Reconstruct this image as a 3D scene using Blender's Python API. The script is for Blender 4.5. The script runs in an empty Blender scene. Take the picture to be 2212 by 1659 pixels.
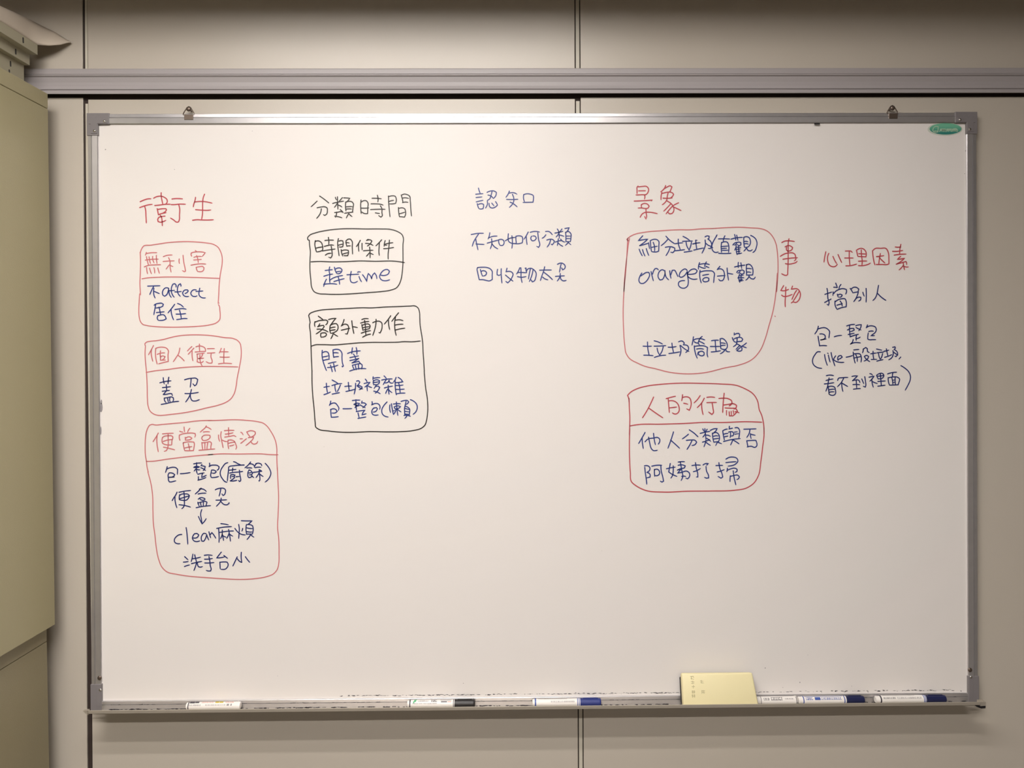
import bpy, bmesh, math, random
from mathutils import Vector, Matrix
random.seed(7)
scene = bpy.context.scene
COL = scene.collection
ZC = 1.5                      # height of the whiteboard's centre above the floor

# ------------------------------------------------------------------ camera
FPX, CX, CY = 1661.0, 1128.06, 766.78
CAM = Vector((-0.04395, -1.5618, 0.1175 + ZC))
RT = Vector((0.9999331551772568, -0.010510490701410306, -0.0048181700335108895))
DN = Vector((-0.004850644679802598, -0.003066435510555704, -0.99998353397416))
FW = Vector((0.01049554302771217, 0.9999400614829247, -0.0031172131910204575))
cd = bpy.data.cameras.new('camera')
cam = bpy.data.objects.new('camera', cd)
COL.objects.link(cam)
cd.sensor_fit = 'HORIZONTAL'
cd.sensor_width = 36.0
cd.lens = FPX / 2212 * 36.0
cd.shift_x = (1106 - CX) / 2212
cd.shift_y = (CY - 829.5) / 2212
cd.clip_start = 0.02
m3 = Matrix((RT, -DN, -FW)).transposed()
cam.matrix_world = Matrix.Translation(CAM) @ m3.to_4x4()
scene.camera = cam
scene.view_settings.view_transform = 'Standard'
scene.view_settings.look = 'None'
scene.view_settings.gamma = 1.0
scene.view_settings.exposure = 0.0
scene.view_settings.use_curve_mapping = False

world = bpy.data.worlds.new('world')
scene.world = world
world.use_nodes = True
world.node_tree.nodes['Background'].inputs['Color'].default_value = (1.0, 0.93, 0.84, 1)
world.node_tree.nodes['Background'].inputs['Strength'].default_value = 0.02

GLOW_NEAR, GLOW_MID, GLOW_FAR, GLOW_FILL = 109.0, 127.0, 206.0, 66.0
GLOW_COLOR = (1.0, 0.945, 0.895)

# ------------------------------------------------------------------ helpers
def at(u, v, Y=None, Z=None, X=None):
    d = RT * ((u - CX) / FPX) + DN * ((v - CY) / FPX) + FW
    if Y is not None: t = (Y - CAM.y) / d.y
    elif Z is not None: t = (Z + ZC - CAM.z) / d.z
    else: t = (X - CAM.x) / d.x
    return CAM + d * t

def mat(name, color, rough=0.5, metal=0.0, var=0.0, vscale=30.0, bump=0.0, bscale=200.0, emit=0.0, spec=0.5, tint=None, coat=0.0):
    m = bpy.data.materials.new(name)
    m.use_nodes = True
    nt = m.node_tree
    b = nt.nodes['Principled BSDF']
    b.inputs['Base Color'].default_value = (*color, 1)
    b.inputs['Roughness'].default_value = rough
    b.inputs['Metallic'].default_value = metal
    b.inputs['Specular IOR Level'].default_value = spec
    if coat: b.inputs['Coat Weight'].default_value = coat
    tc = nt.nodes.new('ShaderNodeTexCoord')
    if var > 0:
        n = nt.nodes.new('ShaderNodeTexNoise')
        n.inputs['Scale'].default_value = vscale
        n.inputs['Detail'].default_value = 4
        nt.links.new(tc.outputs['Object'], n.inputs['Vector'])
        mx = nt.nodes.new('ShaderNodeMix'); mx.data_type = 'RGBA'
        c2 = tint or tuple(c * (1 - var) for c in color)
        mx.inputs['A'].default_value = (*color, 1)
        mx.inputs['B'].default_value = (*c2, 1)
        nt.links.new(n.outputs['Fac'], mx.inputs['Factor'])
        nt.links.new(mx.outputs['Result'], b.inputs['Base Color'])
    if bump > 0:
        n2 = nt.nodes.new('ShaderNodeTexNoise')
        n2.inputs['Scale'].default_value = bscale
        n2.inputs['Detail'].default_value = 3
        nt.links.new(tc.outputs['Object'], n2.inputs['Vector'])
        bp = nt.nodes.new('ShaderNodeBump')
        bp.inputs['Strength'].default_value = bump
        bp.inputs['Distance'].default_value = 0.001
        nt.links.new(n2.outputs['Fac'], bp.inputs['Height'])
        nt.links.new(bp.outputs['Normal'], b.inputs['Normal'])
    if emit > 0:
        b.inputs['Emission Color'].default_value = (*GLOW_COLOR, 1)
        b.inputs['Emission Strength'].default_value = emit
    return m

M = {
 'panel':   mat('wall_panel_paint', (0.56, 0.508, 0.435), 0.30, var=0.05, vscale=3, bump=0.15, bscale=900),
 'strip':   mat('joint_strip_paint', (0.60, 0.56, 0.47), 0.45),
 'dark':    mat('dark_gap', (0.035, 0.022, 0.018), 0.8),
 'rail':    mat('grey_painted_rail', (0.40, 0.37, 0.375), 0.42, bump=0.1, bscale=700),
 'board':   mat('whiteboard_enamel', (0.85, 0.81, 0.782), 0.38, var=0.025, vscale=2.5, spec=0.4),
 'alu':     mat('anodised_aluminium', (0.66, 0.64, 0.65), 0.30, metal=0.75, var=0.12, vscale=60),
 'tray':    mat('tray_aluminium', (0.50, 0.45, 0.38), 0.38, metal=0.45, var=0.08, vscale=40),
 'bracket': mat('grey_plastic_bracket', (0.215, 0.198, 0.204), 0.45),
 'rivet':   mat('rivet_metal', (0.8, 0.78, 0.76), 0.18, metal=1.0),
 'steel':   mat('dull_steel', (0.17, 0.13, 0.105), 0.4, metal=0.7),
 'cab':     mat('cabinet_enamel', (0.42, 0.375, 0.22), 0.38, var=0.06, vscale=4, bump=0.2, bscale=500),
 'cablow':  mat('cabinet_enamel_dark', (0.335, 0.29, 0.175), 0.42, var=0.10, vscale=4, bump=0.2, bscale=500),  # darker mix of the cabinet enamel
 'shelf':   mat('shelf_enamel', (0.42, 0.39, 0.28), 0.4, bump=0.1, bscale=500),
 'card':    mat('cream_card', (0.55, 0.475, 0.385), 0.7, bump=0.1, bscale=400),
 'floor':   mat('floor_vinyl', (0.13, 0.11, 0.085), 0.45, var=0.2, vscale=6),
 'plaster': mat('plaster_paint', (0.20, 0.17, 0.135), 0.8, var=0.04, vscale=2),
 'ceil':    mat('ceiling_board', (0.32, 0.29, 0.25), 0.85, bump=0.3, bscale=120),
 'housing': mat('lamp_housing', (0.12, 0.115, 0.11), 0.6),
 'penwhite':mat('pen_barrel_plastic', (0.86, 0.83, 0.80), 0.3),
 'capblack':mat('pen_cap_black', (0.012, 0.011, 0.013), 0.35),
 'capblue': mat('pen_cap_blue', (0.02, 0.035, 0.20), 0.32),
 'capnavy': mat('pen_cap_navy', (0.012, 0.016, 0.07), 0.35),
 'ringdark':mat('print_dark', (0.05, 0.045, 0.06), 0.4),
 'ringblue':mat('print_blue', (0.05, 0.10, 0.38), 0.4),
 'prgrey':  mat('print_grey', (0.30, 0.28, 0.29), 0.5),
 'pryel':   mat('print_yellow', (0.62, 0.47, 0.05), 0.5),
 'prpink':  mat('print_pink', (0.75, 0.42, 0.36), 0.5),
 'prgreen': mat('print_green', (0.08, 0.45, 0.20), 0.5),
 'eraser':  mat('eraser_plastic', (0.88, 0.79, 0.47), 0.42, var=0.03, vscale=20),
 'felt':    mat('eraser_felt', (0.03, 0.026, 0.024), 0.95, bump=0.6, bscale=900),
 'ertext':  mat('eraser_print', (0.52, 0.46, 0.24), 0.6),
 'green':   None,
 'stkwhite':mat('sticker_white', (0.62, 0.66, 0.58), 0.4),
 'stkmark': mat('sticker_print', (0.42, 0.62, 0.45), 0.4),
 'R': mat('ink_red', (0.52, 0.068, 0.088), 0.4),
 'P': mat('ink_pale_red', (0.62, 0.175, 0.19), 0.4),
 'B': mat('ink_blue', (0.022, 0.046, 0.235), 0.4),
 'D': mat('ink_dark_blue', (0.015, 0.027, 0.155), 0.4),
 'K': mat('ink_black', (0.022, 0.017, 0.015), 0.4),
}
def sticker_mat():
    m = bpy.data.materials.new('sticker_green'); m.use_nodes = True
    nt = m.node_tree; b = nt.nodes['Principled BSDF']
    tc = nt.nodes.new('ShaderNodeTexCoord'); sp = nt.nodes.new('ShaderNodeSeparateXYZ')
    mr = nt.nodes.new('ShaderNodeMapRange'); cr = nt.nodes.new('ShaderNodeValToRGB')
    nt.links.new(tc.outputs['Generated'], sp.inputs[0]); nt.links.new(sp.outputs['Z'], mr.inputs[0])
    nt.links.new(mr.outputs[0], cr.inputs[0]); nt.links.new(cr.outputs[0], b.inputs['Base Color'])
    e = cr.color_ramp.elements
    e[0].position = 0.1; e[0].color = (0.03, 0.22, 0.19, 1)
    e[1].position = 0.75; e[1].color = (0.17, 0.50, 0.33, 1)
    b.inputs['Roughness'].default_value = 0.35
    return m
M['green'] = sticker_mat()

def add_box(bm, x0, x1, y0, y1, z0, z1, bevel=0.0):
    vs = [bm.verts.new((x, y, z + ZC)) for x in (x0, x1) for y in (y0, y1) for z in (z0, z1)]
    idx = [(0,1,3,2), (4,6,7,5), (0,4,5,1), (2,3,7,6), (0,2,6,4), (1,5,7,3)]
    fs = [bm.faces.new([vs[i] for i in f]) for f in idx]
    if bevel > 0:
        es = list({e for f in fs for e in f.edges})
        bmesh.ops.bevel(bm, geom=es, offset=bevel, segments=2, affect='EDGES', profile=0.5)
    return bm

def box(*a, **k):
    bm = bmesh.new(); add_box(bm, *a, **k); return bm

def extrude_x(profile, x0, x1, miter=0.0, bm=None):
    """closed (y, z) profile pushed along x"""
    bm = bm or bmesh.new()
    A = [bm.verts.new((x0, y, z + ZC)) for y, z in profile]
    B = [bm.verts.new((x1, y, z + ZC)) for y, z in profile]
    n = len(profile)
    for i in range(n):
        j = (i + 1) % n
        bm.faces.new((A[i], A[j], B[j], B[i]))
    bm.faces.new(A); bm.faces.new(list(reversed(B)))
    return bm

def prism(poly, y0, y1, bm=None):
    """closed (x, z) outline pushed along y, front face at y0"""
    bm = bm or bmesh.new()
    A = [bm.verts.new((x, y0, z + ZC)) for x, z in poly]
    B = [bm.verts.new((x, y1, z + ZC)) for x, z in poly]
    n = len(poly)
    for i in range(n):
        j = (i + 1) % n
        bm.faces.new((A[i], B[i], B[j], A[j]))
    bm.faces.new(A); bm.faces.new(list(reversed(B)))
    return bm

def lathe_x(prof, cy, cz, n=20, bm=None):
    """(x, r) profile turned about an axis along x"""
    bm = bm or bmesh.new()
    rings = []
    for x, r in prof:
        rings.append([bm.verts.new((x, cy + r * math.cos(2 * math.pi * k / n), cz + ZC + r * math.sin(2 * math.pi * k / n))) for k in range(n)])
    for a, b in zip(rings, rings[1:]):
        for k in range(n):
            l = (k + 1) % n
            bm.faces.new((a[k], a[l], b[l], b[k]))
    bm.faces.new(rings[0]); bm.faces.new(list(reversed(rings[-1])))
    return bm

def ball(c, r, flat=1.0, seg=10, bm=None):
    bm = bm or bmesh.new()
    bmesh.ops.create_uvsphere(bm, u_segments=seg, v_segments=seg // 2 + 1, radius=r,
        matrix=Matrix.Translation((c[0], c[1], c[2] + ZC)) @ Matrix.Diagonal((1, flat, 1, 1)))
    return bm

def tube(path, r, bm=None, n=8):
    bm = bm or bmesh.new()
    rings = []
    pts = [Vector((p[0], p[1], p[2] + ZC)) for p in path]
    for i, p in enumerate(pts):
        t = (pts[min(i + 1, len(pts) - 1)] - pts[max(i - 1, 0)]).normalized()
        a = t.cross(Vector((0, 1, 0)))
        a = a.normalized() if a.length > 1e-4 else Vector((1, 0, 0))
        b = t.cross(a).normalized()
        rings.append([bm.verts.new(p + (a * math.cos(2 * math.pi * k / n) + b * math.sin(2 * math.pi * k / n)) * r) for k in range(n)])
    for a, b in zip(rings, rings[1:]):
        for k in range(n):
            bm.faces.new((a[k], a[(k + 1) % n], b[(k + 1) % n], b[k]))
    bm.faces.new(rings[0]); bm.faces.new(list(reversed(rings[-1])))
    return bm

def obj(name, bm, material, parent=None, smooth=False, label=None, kind=None, bevel=0.0):
    """link a bmesh (world coordinates) as ONE mesh object, its origin at the parent's or at its own base"""
    bmesh.ops.recalc_face_normals(bm, faces=bm.faces[:])
    if parent is not None:
        o0 = WORLD[parent.name]
    else:
        xs = [v.co for v in bm.verts]
        lo = Vector((min(v.x for v in xs), min(v.y for v in xs), min(v.z for v in xs)))
        hi = Vector((max(v.x for v in xs), max(v.y for v in xs), max(v.z for v in xs)))
        o0 = Vector(((lo.x + hi.x) / 2, (lo.y + hi.y) / 2, lo.z))
    for v in bm.verts: v.co -= o0
    me = bpy.data.meshes.new(name)
    bm.to_mesh(me); bm.free()
    me.materials.append(material)
    if smooth:
        for p in me.polygons: p.use_smooth = True
    o = bpy.data.objects.new(name, me)
    COL.objects.link(o)
    if parent is not None:
        o.parent = parent
    else:
        o.location = o0
    WORLD[o.name] = o0
    if label: o['label'] = label
    if kind: o['kind'] = kind
    if bevel:
        md = o.modifiers.new('bevel', 'BEVEL'); md.width = bevel; md.segments = 2; md.limit_method = 'ANGLE'
    return o
WORLD = {}

def thing(name, label, cat, loc, group=None):
    o = bpy.data.objects.new(name, None)
    COL.objects.link(o)
    o.empty_display_size = 0.05
    o.location = (loc[0], loc[1], loc[2] + ZC)
    WORLD[o.name] = Vector(o.location)
    o['label'] = label; o['category'] = cat
    if group: o['group'] = group
    return o

def smooth_line(pts, step):
    """Catmull-Rom through the points, corners sharper than about 60 degrees kept"""
    n = len(pts)
    if n < 3:
        return pts
    def corner(i):
        a = pts[i] - pts[i - 1]; b = pts[i + 1] - pts[i]
        if a.length < 1e-9 or b.length < 1e-9: return True
        return a.angle(b) > math.radians(62)
    tan = []
    for i in range(n):
        if i == 0: tan.append([None, None]); continue
        if i == n - 1: tan.append([None, None]); continue
        if corner(i): tan.append([None, None]); continue
        a = pts[i] - pts[i - 1]; b = pts[i + 1] - pts[i]
        d = (a.normalized() * b.length + b.normalized() * a.length)
        d = d.normalized() if d.length > 1e-9 else b.normalized()
        tan.append([d * a.length, d * b.length])
    out = [pts[0]]
    for i in range(n - 1):
        p, q = pts[i], pts[i + 1]
        L = (q - p).length
        t0 = tan[i][1] if tan[i][1] is not None else None
        t1 = tan[i + 1][0] if tan[i + 1][0] is not None else None
        if t0 is None and t1 is None:
            t0 = t1 = q - p
        elif t0 is None: t0 = (q - p) * 1.5 - t1 * 0.5
        elif t1 is None: t1 = (q - p) * 1.5 - t0 * 0.5
        k = max(1, min(10, int(L / step)))
        for j in range(1, k + 1):
            s = j / k
            h00 = 2*s**3 - 3*s**2 + 1; h10 = s**3 - 2*s**2 + s; h01 = -2*s**3 + 3*s**2; h11 = s**3 - s**2
            out.append(p * h00 + t0 * h10 + q * h01 + t1 * h11)
    return out

def ribbon(bm, pts3, half, nrm, taper=0.75):
    """flat ink stroke of round-ended ribbon segments lying on a surface with normal nrm"""
    n = len(pts3)
    if n < 2: return
    L, R = [], []
    for i, p in enumerate(pts3):
        a = (pts3[i] - pts3[i - 1]).normalized() if i > 0 else None
        b = (pts3[i + 1] - pts3[i]).normalized() if i < n - 1 else None
        if a is None: t = b
        elif b is None: t = a
        else:
            t = a + b
            if t.length < 0.5:      # hairpin: start the ribbon afresh
                ribbon_piece(bm, pts3[:i + 1], half, nrm, taper); ribbon(bm, pts3[i:], half, nrm, taper); return
    ribbon_piece(bm, pts3, half, nrm, taper)

def ribbon_piece(bm, P, half, nrm, taper):
    n = len(P)
    if n < 2: return
    left, right = [], []
    for i, p in enumerate(P):
        a = (P[i] - P[i - 1]) if i > 0 else (P[i + 1] - P[i])
        b = (P[i + 1] - P[i]) if i < n - 1 else (P[i] - P[i - 1])
        if a.length < 1e-9: a = b
        if b.length < 1e-9: b = a
        a = a.normalized(); b = b.normalized()
        t = (a + b); t = t.normalized() if t.length > 1e-6 else b
        side = nrm.cross(t).normalized()
        k = 1.0 / max(0.7, side.dot(nrm.cross(b).normalized()))
        w = half * k
        if i == n - 1 : w *= taper
        left.append(bm.verts.new(p + side * w)); right.append(bm.verts.new(p - side * w))
    for i in range(n - 1):
        bm.faces.new((left[i], left[i + 1], right[i + 1], right[i]))
    for i, sgn in ((0, -1), (n - 1, 1)):       # round caps
        t = (P[1] - P[0]).normalized() if i == 0 else (P[-1] - P[-2]).normalized()
        side = nrm.cross(t).normalized()
        w = half * (taper if i else 1.0)
        arc = [left[i]]
        for q in (0.25, 0.5, 0.75):
            an = math.pi * q
            arc.append(bm.verts.new(P[i] + side * w * math.cos(an) + t * sgn * w * math.sin(an)))
        arc.append(right[i])
        bm.faces.new(arc)

def stroke_px(bm, nums, x0, y0, s, half, Y):
    pts = [Vector(at(x0 + nums[i] / s, y0 + nums[i + 1] / s, Y=Y)) for i in range(0, len(nums) - 1, 2)]
    pts = smooth_line(pts, 0.0022)
    ribbon(bm, pts, half, Vector((0, -1, 0)))

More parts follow.
